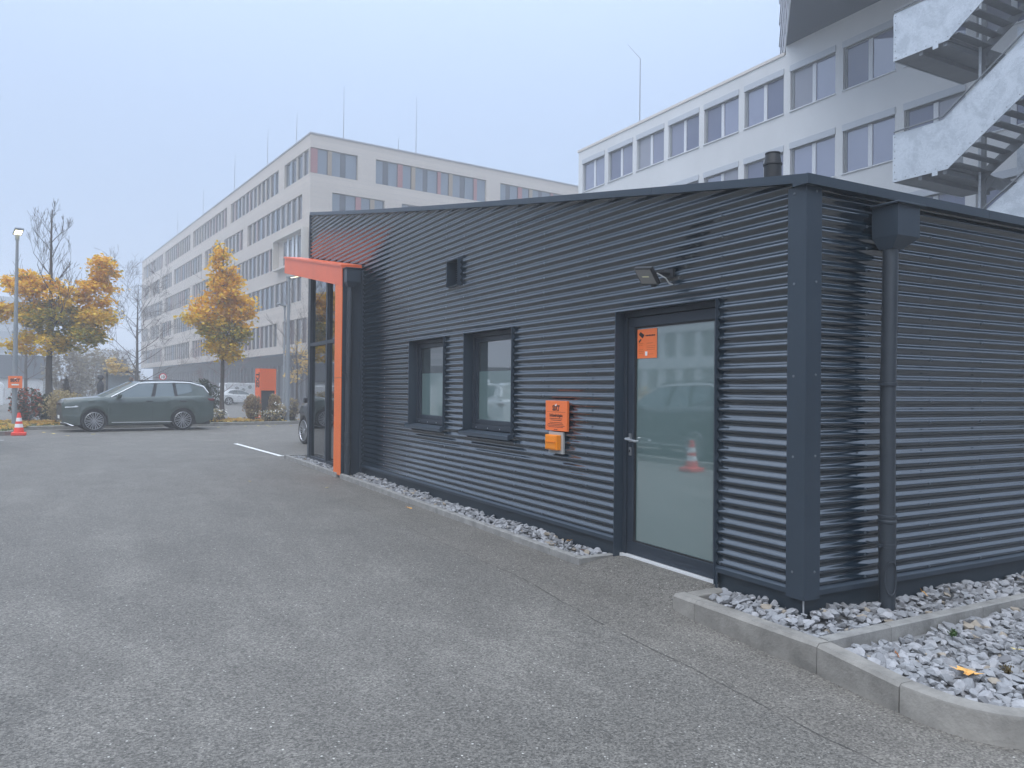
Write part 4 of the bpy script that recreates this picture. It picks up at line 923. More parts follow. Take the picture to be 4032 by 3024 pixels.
    Tp = [(x, hw*0.735-(0.05 if i == 0 else 0)-(0.03 if i == 7 else 0), rz(x)) for i, x in enumerate(tx)]
    body_ = MB(); names = []
    def side(i, sgn, out=0.0):
        return [(Bp[i][0], sgn*(Bp[i][1]+out), Bp[i][2]), (Bp[i+1][0], sgn*(Bp[i+1][1]+out), Bp[i+1][2]), (Tp[i+1][0], sgn*(Tp[i+1][1]+out), Tp[i+1][2]), (Tp[i][0], sgn*(Tp[i][1]+out), Tp[i][2])]
    glassidx = (1, 3, 5); pill = MB()
    for sgn in (-1, 1):
        for i in range(7):
            q = side(i, sgn)
            if i in (2, 4): MB().quad(*q).build('pillar', m_black, root, world=False)
            elif i in glassidx:
                g_ = MB(); c_ = Vector(q[0])+(Vector(q[2])-Vector(q[0]))*0.5
                if i == 5: q = [Vector(q[0]).lerp(Vector(q[3]), 0.08), Vector(q[1]).lerp(Vector(q[2]), 0.35).lerp(Vector(q[0]), 0.12), Vector(q[2]).lerp(Vector(q[1]), 0.1), Vector(q[3]).lerp(Vector(q[0]), 0.1)]
                g_.quad(*[Vector(v).lerp(c_, 0.02)+Vector((0, sgn*0.004, 0)) for v in q]); g_.build('window', m_cglass, root, world=False); pill.quad(*side(i, sgn, -0.006))
            else: pill.quad(*q)
    # roof with crown
    n_ = 6; k0 = len(pill.v)
    for p in Tp:
        for t_ in range(n_+1): f = -1+2*t_/n_; pill.v.append((p[0], p[1]*f, p[2]+0.06*(1-abs(f)**2.2)))
    for i in range(len(Tp)-1):
        for t_ in range(n_): pill.f.append((k0+i*(n_+1)+t_, k0+i*(n_+1)+t_+1, k0+(i+1)*(n_+1)+t_+1, k0+(i+1)*(n_+1)+t_))
    pill.build('roof', body, root, smooth=True, world=False, angle=25)
    def screen(pb, pt, bow, name):
        b = MB(); rows = 3; k = 0
        for r_ in range(rows+1):
            for t_ in range(n_+1):
                f = -1+2*t_/n_; a = r_/rows; x = pb[0]*(1-a)+pt[0]*a+bow*(1-f*f)*(1-0.5*a); y = (pb[1]*(1-a)+pt[1]*a)*f; z = pb[2]*(1-a)+pt[2]*a+0.06*(1-abs(f)**2.2)*a+0.03*(1-f*f)*(1-a); b.v.append((x, y, z))
        for r_ in range(rows):
            for t_ in range(n_): b.f.append((r_*(n_+1)+t_, r_*(n_+1)+t_+1, (r_+1)*(n_+1)+t_+1, (r_+1)*(n_+1)+t_))
        b.build(name, m_cglass, root, smooth=True, world=False, angle=180)
    screen(Bp[0], Tp[0], -0.14, 'windscreen'); screen(Bp[7], Tp[7], 0.06, 'rear_window')
    for sgn in (-1, 1):     # bright trim over the side windows, rails, handles, mirrors, lamps
        pts = [Vector((Bp[1][0]-0.06, sgn*(Bp[1][1]+0.004), Bp[1][2]+0.02))]+[Vector((Tp[i][0], sgn*(Tp[i][1]+0.008), Tp[i][2]-0.012)) for i in (1, 2, 3, 4, 5, 6)]+[Vector((Tp[7][0]+0.08, sgn*(Tp[7][1]+0.04), Tp[7][2]-0.13)), Vector((Bp[7][0]-0.02, sgn*(Bp[7][1]-0.02), Bp[7][2]+0.10))]
        MB().tube(pts, [0.020]*7+[0.034, 0.016], 6).build('window_trim', m_chrome, root, smooth=True, world=False)
        if suv: MB().tube([(tx[1]+0.05, sgn*(hw*0.70), rz(tx[1])+0.035), (tx[1]+0.3, sgn*hw*0.70, rz(tx[2])+0.07), (tx[5], sgn*hw*0.70, rz(tx[5])+0.07), (tx[6]+0.1, sgn*hw*0.69, rz(tx[6])+0.03)], 0.014, 6).build('roof_rail', m_black, root, smooth=True, world=False)
        mb = MB(); mb.obox((aB+0.36, sgn*(hw+0.07), belt+0.06), (0.075, 0, 0), (0, 0.10, 0), (0.01, 0, 0.07)); mr = mb.build('mirror', body, root, world=False, bevel=0.03)
        for hx in (aB+1.22, aB+2.32):
            MB().box(hx, hx+0.21, sgn*(hw*1.0)-0.012, sgn*(hw*1.0)+0.016, belt-0.135, belt-0.105).build('door_handle', m_black, root, world=False, bevel=0.008)
        for dx_ in (aB+0.10, aB+1.42, aB+2.45):
            b = MB()
            for z_, w_ in ((0.32, 0.978), (0.5, 0.985), (0.66, 0.985), (0.85, 1.0)): b.v.append((dx_, sgn*(hw*w_+0.004), z_)); b.v.append((dx_+0.007, sgn*(hw*w_+0.004), z_))
            b.f += [(0,1,3,2), (2,3,5,4), (4,5,7,6)]; b.build('door_gap', m_black, root, world=False)
        b = MB(); b.add([(0.035, sgn*hw*0.62, 0.80), (0.10, sgn*hw*0.86, 0.81), (0.42, sgn*hw*0.975, 0.83), (0.48, sgn*hw*0.985, 0.86), (0.40, sgn*hw*0.955, 0.885), (0.12, sgn*hw*0.84, 0.865), (0.03, sgn*hw*0.62, 0.85)], [tuple(range(7))]); 
        for i_ in range(7): x_, y_, z_ = b.v[i_]; b.v[i_] = (x_-0.01, y_+sgn*0.008, z_)
        b.build('headlight', mat('lamp_glass', (0.42, 0.45, 0.48), 0.1, spec=0.8), root, world=False)
        b = MB(); b.box(L-0.34, L+0.005, sgn*hw*0.90-0.03, sgn*hw*0.90+0.045, belt-0.115, belt-0.03); b.build('taillight', mat('red_lamp', (0.16, 0.025, 0.03), 0.15, spec=0.8), root, world=False, bevel=0.01)
        MB().box(1.45, 3.35, sgn*hw*0.985-0.012, sgn*hw*0.985+0.006, 0.30, 0.318).build('sill_trim', m_chrome, root, world=False)
        b = MB(); b.add([(-0.012, sgn*hw*0.55, 0.345), (0.05, sgn*hw*0.80, 0.345), (0.36, sgn*hw*0.955, 0.22), (0.28, sgn*hw*0.95, 0.22), (0.02, sgn*hw*0.78, 0.31), (-0.012, sgn*hw*0.55, 0.31)], [tuple(range(6))]); 
        for i_ in range(6): x_, y_, z_ = b.v[i_]; b.v[i_] = (x_-0.004, y_+sgn*0.01, z_)
        b.build('bumper_blade', m_chrome, root, world=False)
    MB().box(-0.008, 0.03, -hw*0.60, hw*0.60, 0.40, 0.66).build('grille', m_black, root, world=False)
    MB().box(-0.012, 0.02, -0.26, 0.26, 0.44, 0.55).build('number_plate', m_wht, root, world=False)
    MB().box(L-0.02, L+0.008, -0.26, 0.26, 0.62, 0.73).build('number_plate', m_wht, root, world=False)
    MB().box(L-0.06, L+0.006, -hw*0.72, hw*0.72, 0.32, 0.48).build('rear_bumper', m_black, root, world=False)
    # wheels
    ty = MB().lathe((0, 0, 0), (0, 1, 0), [(wr*0.76, -0.105), (wr*0.95, -0.11), (wr, -0.085), (wr, 0.085), (wr*0.95, 0.11), (wr*0.76, 0.105)], 32)
    for xa in (xf, xr):
        for sgn in (-1, 1):
            wl = empty('wheel', (xa, sgn*(hw-0.115), wr)); wl.parent = root
            ty.build('tyre', m_tyre, wl, smooth=True, world=False, angle=40)
            MB().lathe((0, 0, 0), (0, sgn, 0), [(wr*0.76, 0.10), (wr*0.74, 0.055), (0.02, 0.035), (0.0005, 0.035)], 28).build('rim_well', m_rimd, wl, smooth=True, world=False)
            sp = MB(); sp.lathe((0, 0, 0), (0, sgn, 0), [(wr*0.73, 0.085), (wr*0.765, 0.112), (wr*0.785, 0.105)], 32); sp.lathe((0, 0, 0), (0, sgn, 0), [(0.055, 0.05), (0.05, 0.10), (0.001, 0.102)], 12)
            for q in range(nsp):
                for off in ((-0.11, 0.11) if nsp > 6 else (0,)):
                    a = 2*math.pi*q/nsp; a2 = a+off*1.3; a1 = a+off*0.35; wd = 0.011 if nsp > 6 else 0.045
                    i_, o_ = Vector((math.cos(a1)*0.04, 0, math.sin(a1)*0.04)), Vector((math.cos(a2)*wr*0.75, 0, math.sin(a2)*wr*0.75)); dr_ = (o_-i_); n2 = Vector((-dr_.z, 0, dr_.x)).normalized()*wd
                    c1, c2 = Vector((0, sgn*0.085, 0)), Vector((0, sgn*0.105, 0)); sp.add([i_-n2*0.7+c1, i_+n2*0.7+c1, o_+n2+c2, o_-n2+c2], [(0,1,2,3)]); sp.add([i_-n2*0.7+c1, o_-n2+c2, o_-n2+c2*0.6, i_-n2*0.7+c1*0.6], [(0,1,2,3)]); sp.add([i_+n2*0.7+c1, o_+n2+c2, o_+n2+c2*0.6, i_+n2*0.7+c1*0.6], [(0,1,2,3)])
            sp.build('rim', m_rim, wl, world=False)
            MB().box(xa-ar-0.02, xa+ar+0.02, sgn*hw*0.80-0.10, sgn*hw*0.80+0.02, 0.25, wr+ar).build('wheel_arch', m_black, root, world=False)
    return root
P_green = paint('green_grey_paint', (0.060, 0.083, 0.073)); P_dark = paint('black_paint', (0.018, 0.019, 0.022)); P_white = paint('white_paint', (0.72, 0.74, 0.75)); P_grey = paint('dark_grey_paint', (0.05, 0.055, 0.06))
CAR = make_car('parked_car', P_green)
def place(o, front_axle, rear_axle, fo=0.93, side=0.0, z=-0.06, sc_=1.0):
    f, r_ = Vector((*front_axle, 0)), Vector((*rear_axle, 0)); d = (r_-f).normalized(); n_ = Vector((-d.y, d.x, 0))
    o.location = f-d*fo*sc_+n_*side+Vector((0, 0, z)); o.rotation_euler = (0, 0, math.atan2(d.y, d.x)); o.scale = (sc_,)*3
# the camera sees the near wheels: move the centre line half a width back
place(CAR, (-3.87, 25.80), (-1.05, 26.16), side=0.86, sc_=1.0)
tag(CAR, 'grey green estate SUV parked along the kerb of the island', 'car')
C2 = copy_tree(CAR, None, {'green_grey_paint': P_dark}); C2.name = 'parked_car'; place(C2, (2.0, 17.75), (2.0, 14.96)); tag(C2, 'black car mostly hidden behind the glass corner of the pavilion', 'car')
for ch in C2.children:
    if ch.name.startswith('wheel') and ch.location.x < 2 and 'arch' not in ch.name: ch.rotation_euler = (0, 0, R(7))
C3 = copy_tree(CAR, None, {'green_grey_paint': P_grey}); C3.name = 'parked_car'; place(C3, (-8.2, 12.3), (-8.3, 9.5)); tag(C3, 'dark car across the yard seen mirrored in the glass door', 'car')
C4 = copy_tree(CAR, None, {'green_grey_paint': P_white}); C4.name = 'parked_car'; place(C4, (-7.6, 21.0), (-7.5, 18.2)); tag(C4, 'white car across the yard seen mirrored in the right window', 'car')
CW = make_car('parked_car', P_white, L=4.4, W=1.8, H=1.45, wb=2.65, fo=0.85, belt=0.90, hood=0.88, wr=0.33, nsp=5, suv=False); CW.name = 'parked_car'
tag(CW, 'white hatchback parked beyond the island, between the tree trunk and the pylon', 'car')
place(CW, (9.1, 67.9), (6.5, 67.3), fo=0.85)
# small white van with round stickers behind it
def make_van(name, loc, rz, L=4.6, H=1.95, W=1.85, dots=False):
    v = empty(name, loc, rz); b = MB(); prof = [(0, 0.35), (0.0, 0.75), (0.25, 0.95), (0.85, 1.08), (1.45, H-0.12), (1.8, H), (L-0.12, H), (L, H-0.15), (L, 0.35)]
    b.prism([(x, -W/2, z) for x, z in prof], (0, W, 0)); b.build('body', P_white, v, world=False, bevel=0.06)
    for sg in (-1, 1):
        b = MB(); b.quad((0.98, sg*(W/2+0.004), 1.06), (1.85, sg*(W/2+0.004), 1.06), (1.85, sg*(W/2+0.004), 1.62), (1.42, sg*(W/2+0.004), 1.62)); b.build('window', m_cglass, v, world=False)
        for xa in (0.85, L-0.95):
            b = MB().lathe((xa, sg*(W/2-0.10), 0.32), (0, sg, 0), [(0.001, 0.10), (0.2, 0.11), (0.32, 0.105), (0.33, 0.0)], 20); b.build('wheel', m_tyre, v, smooth=True, world=False)
            MB().lathe((xa, sg*(W/2-0.10), 0.32), (0, sg, 0), [(0.001, 0.118), (0.20, 0.115)], 14).build('rim', m_rim, v, world=False)
        MB().box(L-0.06, L+0.01, sg*W*0.44-0.06, sg*W*0.44+0.06, 0.85, 1.35).build('taillight', mat('red_lamp', (0.16, 0.025, 0.03), 0.15), v, world=False)
    MB().quad((0.9, -W*0.42, 1.13), (0.9, W*0.42, 1.13), (1.38, W*0.40, H-0.2), (1.38, -W*0.40, H-0.2)).build('windscreen', m_cglass, v, world=False)
    if dots:
        for (x, z, r_) in ((2.25, 1.50, 0.16), (2.95, 1.57, 0.16), (3.55, 1.30, 0.16), (4.15, 1.42, 0.18)):
            for sg in (-1, 1):
                MB().lathe((x, sg*(W/2+0.003), z), (0, sg, 0), [(0.0005, 0.002), (r_, 0.002)], 20).build('round_sticker', mat('dark_print', (0.06, 0.07, 0.08), 0.5), v, world=False)
                MB().lathe((x, sg*(W/2+0.006), z), (0, sg, 0), [(r_*0.45, 0.002), (r_*0.62, 0.002)], 20).build('sticker_ring', m_wht, v, world=False)
    return v
tag(make_van('van', (12.0, 72.5, -0.06), R(190), 5.2, 1.95, dots=True), 'white van with round dark stickers behind the white hatchback', 'van')
tag(make_van('van', (-11.0, 27.5, 0.045), R(100)), 'white van across the yard seen mirrored in the left window', 'van')
tag(make_van('van', (-12.9, 50.5, -0.06), R(5), 4.6, 1.7), 'pale van at the left edge below the grey low building', 'van')

# ------------------------------------------------------------------ street furniture
m_pole = mat('lamp_pole', (0.24, 0.26, 0.28), 0.55, var=0.1, vscale=2)
def lamp(label, base, H, r0, r1, head_dir, lit, two=True):
    t = tag(empty('street_lamp', base), label, 'street lamp'); x, y, z = base
    MB().tube([(x, y, z), (x, y, z+1.6), (x+0.01, y, z+H)], [r0, r0, r1], 14).build('pole', m_pole, t, smooth=True)
    MB().lathe((x, y, z), (0, 0, 1), [(r0*1.7, 0), (r0*1.7, 0.02), (r0*1.02, 0.03)], 14).build('base_plate', m_pole, t)
    d = Vector((*head_dir, 0)).normalized(); s_ = Vector((-d.y, d.x, 0)); p = Vector((x+0.01, y, z+H))
    b = MB(); b.tube([p-Vector((0, 0, 0.12)), p+Vector((0, 0, 0.10))], r1*1.5, 10); b.obox(p+d*0.20+Vector((0, 0, 0.16)), d*0.27+Vector((0, 0, 0.06)), s_*0.14, Vector((0, 0, 0.035))); b.build('head', m_pole, t, bevel=0.01)
    le = mat('led_lit', (0.9, 0.85, 0.6), 0.4, emit=(1.0, 0.90, 0.55), estr=2.2) if lit else mat('led_off', (0.6, 0.6, 0.58), 0.4)
    for k in ((-1, 1) if two else (0,)):
        MB().obox(p+d*0.22+s_*0.06*k+Vector((0, 0, 0.124)), d*0.19+Vector((0, 0, 0.042)), s_*0.048, Vector((0, 0, 0.004))).build('led_panel', le, t)
    return t
lamp('tall grey lamp post with lit head at the left edge, carrying the orange plate', (-6.35, 29.4, 0.045), 6.75, 0.085, 0.045, (0.20, -0.98), True)
lamp('tall grey lamp post in front of the orange entrance canopy', (3.42, 30.05, 0.045), 6.05, 0.10, 0.05, (0.95, 0.2), True, two=False)
lamp('thinner pale lamp post behind the tall one near the pavilion', (6.35, 44.0, -0.06), 6.35, 0.075, 0.05, (-0.8, -0.3), False, two=False)
lamp('slim dark lamp post at the far left end of the beige office', (-0.4, 68.0, -0.06), 6.1, 0.07, 0.06, (0.95, -0.1), False, two=False)
# orange plate on the left lamp post
S3 = tag(empty('orange_plate', (-6.35, 29.30, 1.36)), 'square orange company plate fixed to the left lamp post', 'sign')
d = Vector((0.08, 1, 0)).normalized(); 
MB().box(-6.545, -6.115, 29.27, 29.30, 1.37, 1.80).build('board', m_sign, S3, bevel=0.004)
text('lettering', 'SIXT', 0.15, m_ink, S3, (-6.33, 29.262, 1.60), (1, 0, 0), (0, 0, 1), bold=0.008, squeeze=0.95)
MB().box(-6.44, -6.22, 29.262, 29.268, 1.465, 1.515).build('white_bar', m_wht, S3)
b = MB(); b.poly([(-6.38, 29.259, 1.685), (-6.30, 29.259, 1.70), (-6.28, 29.259, 1.73), (-6.36, 29.259, 1.71)]); b.build('logo_mark', m_wht, S3)
# cones
m_cone = mat('cone_red', (0.80, 0.055, 0.03), 0.5, var=0.08, vscale=8); m_conew = mat('cone_white', (0.80, 0.80, 0.80), 0.5)
def cone(label, base, s_):
    t = tag(empty('traffic_cone', base), label, 'traffic cone', 'traffic cones'); x, y, z = base
    b = MB(); b.box(x-0.20*s_, x+0.20*s_, y-0.20*s_, y+0.20*s_, z, z+0.10*s_); b.build('foot', m_cone, t, bevel=0.02*s_)
    R_ = lambda h: s_*(0.145-0.105*h/0.62)
    for h0, h1, mm, nm in ((0.10, 0.25, m_cone, 'red_band'), (0.25, 0.36, m_conew, 'white_band'), (0.36, 0.44, m_cone, 'red_band'), (0.44, 0.55, m_conew, 'white_band'), (0.55, 0.70, m_cone, 'red_band')):
        MB().lathe((x, y, z), (0, 0, 1), [(R_(h0-0.1), h0*s_), (R_(h1-0.1), h1*s_)]+([(0.001, h1*s_+0.01)] if h1 == 0.70 else []), 20).build(nm, mm, t, smooth=True)
    return t
cone('red and white traffic cone at the kerb corner by the left lamp post', (-5.90, 24.45, -0.06), 0.98)
cone('red and white traffic cone across the yard seen mirrored in the glass door', (-5.75, 7.75, -0.06), 0.85)
# orange pylon
S4 = tag(empty('pylon_sign', (3.62, 35.6, -0.02)), 'tall orange company pylon with a black opening among the shrubs', 'sign')
d1 = Vector((0.966, 0.26, 0)); d2 = Vector((0.26, -0.966, 0)); c0 = Vector((3.62, 35.6, -0.02)); wdt, dep, Ht = 0.42, 0.26, 2.42
def pbox(a0, a1, b0, b1, z0, z1, nm, mm):
    b = MB(); b.obox(c0+d1*(a0+a1)/2+d2*(b0+b1)/2+Vector((0, 0, (z0+z1)/2)), d1*(a1-a0)/2, d2*(b1-b0)/2, Vector((0, 0, (z1-z0)/2))); return b.build(nm, mm, S4)
m_py = mat('pylon_orange', (0.90, 0.15, 0.03), 0.45)
pbox(-wdt, wdt, -dep, dep, 1.35, Ht, 'upper_panel', m_py); pbox(-wdt, -wdt+0.07, -dep, dep, 0, 1.349, 'leg', m_py); pbox(wdt-0.07, wdt, -dep, dep, 0, 1.349, 'leg', m_py); pbox(-wdt+0.071, wdt-0.071, -dep+0.05, dep-0.04, 0, 1.348, 'black_panel', m_black)
tp = c0-d1*(wdt+0.003)
text('lettering', 'SIXT', 0.50, m_ink, S4, tp+d2*(-0.16)+Vector((0, 0, 1.50)), (0, 0, 1), tuple(d2), bold=0.02, align='LEFT', squeeze=0.72)
# speed limit sign
S5 = tag(empty('speed_limit_sign', (-0.35, 43.6, -0.06)), 'round speed limit sign reading 10 above the roof of the green car', 'sign'); sx_, sy_ = -0.35, 43.6
MB().tube([(sx_, sy_+0.04, -0.06), (sx_, sy_+0.04, 2.45)], 0.03, 8).build('post', m_pole, S5)
dv = Vector((-0.09, -0.996, 0)); MB().lathe((sx_, sy_, 2.02), dv, [(0.0005, 0.0), (0.145, 0.0)], 28).build('white_disc', m_wht, S5)
MB().lathe((sx_, sy_, 2.02), dv, [(0.145, 0.001), (0.20, 0.001), (0.20, -0.01)], 28).build('red_ring', mat('sign_red', (0.55, 0.03, 0.04), 0.5), S5)
text('lettering', '10', 0.24, m_ink, S5, (sx_+dv.x*0.004, sy_-0.006, 1.935), (0.996, -0.09, 0), (0, 0, 1), bold=0.006, squeeze=0.85)
MB().box(sx_-0.17, sx_+0.17, sy_-0.012, sy_, 1.60, 1.79).build('plate', m_wht, S5)

# ------------------------------------------------------------------ people behind the car (only heads and shoulders show)
def person(label, base, face, coat, hair, seed, hat=None):
    t = tag(empty('person', base, face), label, 'person')
    V_ = [(0, 0, 0.95), (0, 0, 1.12), (0, 0, 1.30), (0, 0, 1.45), (0, 0, 1.53), (0, 0.01, 1.60), (0, 0.02, 1.68), (0, 0.01, 1.75),
          (0.17, 0, 1.42), (0.22, 0.02, 1.15), (0.20, 0.12, 0.92), (-0.17, 0, 1.42), (-0.22, -0.03, 1.15), (-0.20, 0.02, 0.90),
          (0.10, 0, 0.90), (0.10, 0.10, 0.50), (0.10, 0.04, 0.08), (0.10, 0.18, 0.04), (-0.10, 0, 0.90), (-0.10, -0.06, 0.50), (-0.10, -0.24, 0.12), (-0.10, -0.12, 0.06)]
    E_ = [(0,1),(1,2),(2,3),(3,4),(4,5),(5,6),(6,7),(3,8),(8,9),(9,10),(3,11),(11,12),(12,13),(0,14),(14,15),(15,16),(16,17),(0,18),(18,19),(19,20),(20,21)]
    rad = [.17, .17, .20, .16, .075, .085, .10, .07, .10, .07, .05, .10, .07, .05, .095, .065, .048, .04, .095, .065, .048, .04]
    me = bpy.data.meshes.new('body'); me.from_pydata(V_, E_, []); me.materials.append(coat); o = bpy.data.objects.new('body', me); COL.objects.link(o); o.parent = t
    t.scale = (1.12,)*3
    sk = o.modifiers.new('skin', 'SKIN'); sk.use_smooth_shade = True
    for i, r_ in enumerate(rad): me.skin_vertices[0].data[i].radius = (r_, r_*0.8)
    me.skin_vertices[0].data[0].use_root = True
    ss = o.modifiers.new('sub', 'SUBSURF'); ss.levels = 1; ss.render_levels = 1
    MB().lathe((0, 0.0, 1.66), (0, 0.1, 1), [(0.001, -0.06), (0.09, -0.03), (0.105, 0.02), (0.10, 0.08), (0.07, 0.125), (0.001, 0.14)], 14).build('hair', hair, t, smooth=True, world=False)
    if hat: MB().lathe((0, 0.0, 1.70), (0, 0.05, 1), [(0.11, -0.07), (0.128, -0.02), (0.13, 0.03), (0.11, 0.08), (0.07, 0.11), (0.001, 0.12)], 16).build('hat', hat, t, smooth=True, world=False)
    MB().lathe((0, 0.085, 1.66), (0, 1, 0), [(0.06, 0.0), (0.045, 0.03), (0.001, 0.04)], 10).build('face', mat('skin', (0.45, 0.28, 0.20), 0.6), t, smooth=True, world=False)
    return t
person('person in a dark coat and dark hat walking behind the orange shrub', (-3.45, 41.0, 0.0), R(-100), mat('black_coat', (0.014, 0.016, 0.022), 0.85), mat('dark_hair', (0.02, 0.016, 0.014), 0.7), 1, mat('dark_hat', (0.02, 0.02, 0.024), 0.85))
person('person with brown hair, only the head showing over the car roof', (-2.05, 41.2, -0.06), R(-100), mat('dark_jacket', (0.03, 0.032, 0.045), 0.85), mat('brown_hair', (0.11, 0.065, 0.04), 0.7), 2)

# ------------------------------------------------------------------ beige office block
C0 = Vector((11.45, 58.5, 0)); dL = Vector((-0.0960, 0.9954, 0)); dR = Vector((0.9954, 0.0960, 0)); LL, LR = 78.9, 70.0; TOP = 21.87; BOT = 4.42
OB = tag(empty('office_building', tuple(C0)), 'large beige office block with rows of dark striped windows in the fog', 'building')
m_clad = joint_mat('beige_cladding', (0.47, 0.415, 0.36), 0.42, 1.2, (0.40, 0.365, 0.33))
m_pane = [mat('office_glass_%d' % i, c, 0.12, spec=0.7) for i, c in enumerate(((0.020, 0.025, 0.036), (0.05, 0.033, 0.034), (0.028, 0.036, 0.046), (0.038, 0.037, 0.038), (0.06, 0.035, 0.035)))]
m_fin = [mat('office_fin_%d' % i, c, 0.5) for i, c in enumerate(((0.34, 0.32, 0.31), (0.24, 0.28, 0.33), (0.34, 0.25, 0.24), (0.36, 0.32, 0.27)))]
m_red = mat('panel_red', (0.27, 0.10, 0.10), 0.5); m_och = mat('panel_ochre', (0.24, 0.18, 0.12), 0.5)
ROWT = [20.78, 17.40, 14.05, 10.68, 7.18]; WH = 2.05; DEPW = 0.28
def fpt(dr, inw, s_, z, d=0.0): return C0+dr*s_+inw*d+Vector((0, 0, z))
inL = Vector((0.9954, 0.0960, 0)); inR = Vector((-0.0960, 0.9954, 0))
odd = [(0.45, 6.5), (8.1, 24.1), (25.6, 41.75), (43.3, 59.6), (61.2, 77.4)]; even = [(1.86, 17.7), (19.3, 26.57), (28.1, 35.43), (36.95, 53.1), (54.7, 62.1), (63.76, 71.07), (72.5, 78.4)]
def facade(dr, inw, Ls, rows, name):
    """front sheet with real openings: bands above and below, piers between"""
    b = MB(); zprev = TOP
    for zt, bays in rows:
        b.quad(fpt(dr, inw, 0, zt), fpt(dr, inw, Ls, zt), fpt(dr, inw, Ls, zprev), fpt(dr, inw, 0, zprev)); s0 = 0
        for (a, c) in sorted(bays):
            b.quad(fpt(dr, inw, s0, zt-WH), fpt(dr, inw, a, zt-WH), fpt(dr, inw, a, zt), fpt(dr, inw, s0, zt)); s0 = c
            for q in ((a, a), (c, c)): b.quad(fpt(dr, inw, q[0], zt-WH), fpt(dr, inw, q[0], zt-WH, DEPW), fpt(dr, inw, q[0], zt, DEPW), fpt(dr, inw, q[0], zt))
            b.quad(fpt(dr, inw, a, zt-WH), fpt(dr, inw, c, zt-WH), fpt(dr, inw, c, zt-WH, DEPW), fpt(dr, inw, a, zt-WH, DEPW)); b.quad(fpt(dr, inw, a, zt), fpt(dr, inw, c, zt), fpt(dr, inw, c, zt, DEPW), fpt(dr, inw, a, zt, DEPW))
        b.quad(fpt(dr, inw, s0, zt-WH), fpt(dr, inw, Ls, zt-WH), fpt(dr, inw, Ls, zt), fpt(dr, inw, s0, zt)); zprev = zt-WH
    b.quad(fpt(dr, inw, 0, BOT), fpt(dr, inw, Ls, BOT), fpt(dr, inw, Ls, zprev), fpt(dr, inw, 0, zprev))
    return b.build(name, m_clad, OB)
rowsL = [(ROWT[i], odd if i % 2 == 0 else even) for i in range(5)]
facade(dL, inL, LL, rowsL, 'long_facade')
evR = [(1.85, 6.5), (8.1, 15.0), (17.0, 24.0), (26, 33), (35, 46)]; odR = [(0.0, 4.05), (5.65, 16.66), (18.2, 29.2), (31, 42), (44, 55)]
rowsR = [(ROWT[i], odR if i % 2 == 0 else evR) for i in range(5)]
facade(dR, inR, LR, rowsR, 'short_facade')
# other two walls, roof and soffit
b = MB(); P = [C0, C0+dR*LR, C0+dR*LR+dL*LL, C0+dL*LL]
for i in (1, 2): b.quad(P[i]+Vector((0, 0, BOT)), P[i+1]+Vector((0, 0, BOT)), P[i+1]+Vector((0, 0, TOP)), P[i]+Vector((0, 0, TOP)))
b.build('rear_walls', m_clad, OB)
b = MB(); b.poly([p+Vector((0, 0, TOP-0.25)) for p in P]); b.build('roof', mat('roof_felt', (0.2, 0.2, 0.2), 0.9), OB)
b = MB(); b.poly([p+Vector((0, 0, BOT)) for p in P]); b.build('soffit', mat('soffit_blue', (0.16, 0.20, 0.30), 0.7), OB)
for a, c, inw in ((C0-dL*0.05, dL*(LL+0.1), inL), (C0-dR*0.05, dR*(LR+0.1), inR)):
    b = MB(); b.obox(a+c/2+inw*0.10+Vector((0, 0, TOP+0.04)), c/2, inw*0.16, Vector((0, 0, 0.06))); b.build('parapet_cap', mat('cap_metal', (0.30, 0.30, 0.32), 0.5), OB)
rnd = random.Random(77)
pane_me, fin_me = {}, {}
def box_me(key, cache, sx, sy, sz, m):
    if key not in cache:
        b = MB(); b.box(0, sx, 0, sy, 0, sz); me = bpy.data.meshes.new('pane' if cache is pane_me else 'fin'); me.from_pydata(b.v, [], b.f); me.materials.append(m); cache[key] = me
    return cache[key]
angL = math.atan2(dL.y, dL.x); angR = math.atan2(dR.y, dR.x); nfin = 0
for ri, (zt, bays) in enumerate(rowsL):
    for (a, c) in bays:
        if ri == 2 and a < 1: continue
        n_ = max(3, round((c-a)/1.38)); st = (c-a)/n_; wfin = 0.30
        wn = MB(); wn.quad(fpt(dL, inL, a, zt-WH, DEPW-0.02), fpt(dL, inL, c, zt-WH, DEPW-0.02), fpt(dL, inL, c, zt, DEPW-0.02), fpt(dL, inL, a, zt, DEPW-0.02)); WO = wn.build('window_band', m_pane[0], OB)
        for k in range(n_):
            pi = rnd.choices(range(5), (4, 2, 2, 2, 1.5))[0]; p = fpt(dL, inL, a+k*st+0.02, zt-WH+0.03, DEPW-0.06)-C0
            o = bpy.data.objects.new('pane', box_me((pi, round(st, 2)), pane_me, st-0.04, 0.03, WH-0.06, m_pane[pi])); COL.objects.link(o); o.parent = WO; o.location = p; o.rotation_euler = (0, 0, angL)
            if k < n_-1 or True:
                fi = rnd.choices(range(4), (5, 2, 1.5, 2))[0]; p = fpt(dL, inL, a+(k+1)*st-wfin*0.62, zt-WH+0.02, DEPW-0.11)-C0
                if k == n_-1: continue
                o = bpy.data.objects.new('fin', box_me(fi, fin_me, wfin, 0.10, WH-0.04, m_fin[fi])); COL.objects.link(o); o.parent = WO; o.location = p; o.rotation_euler = (0, 0, angL); nfin += 1
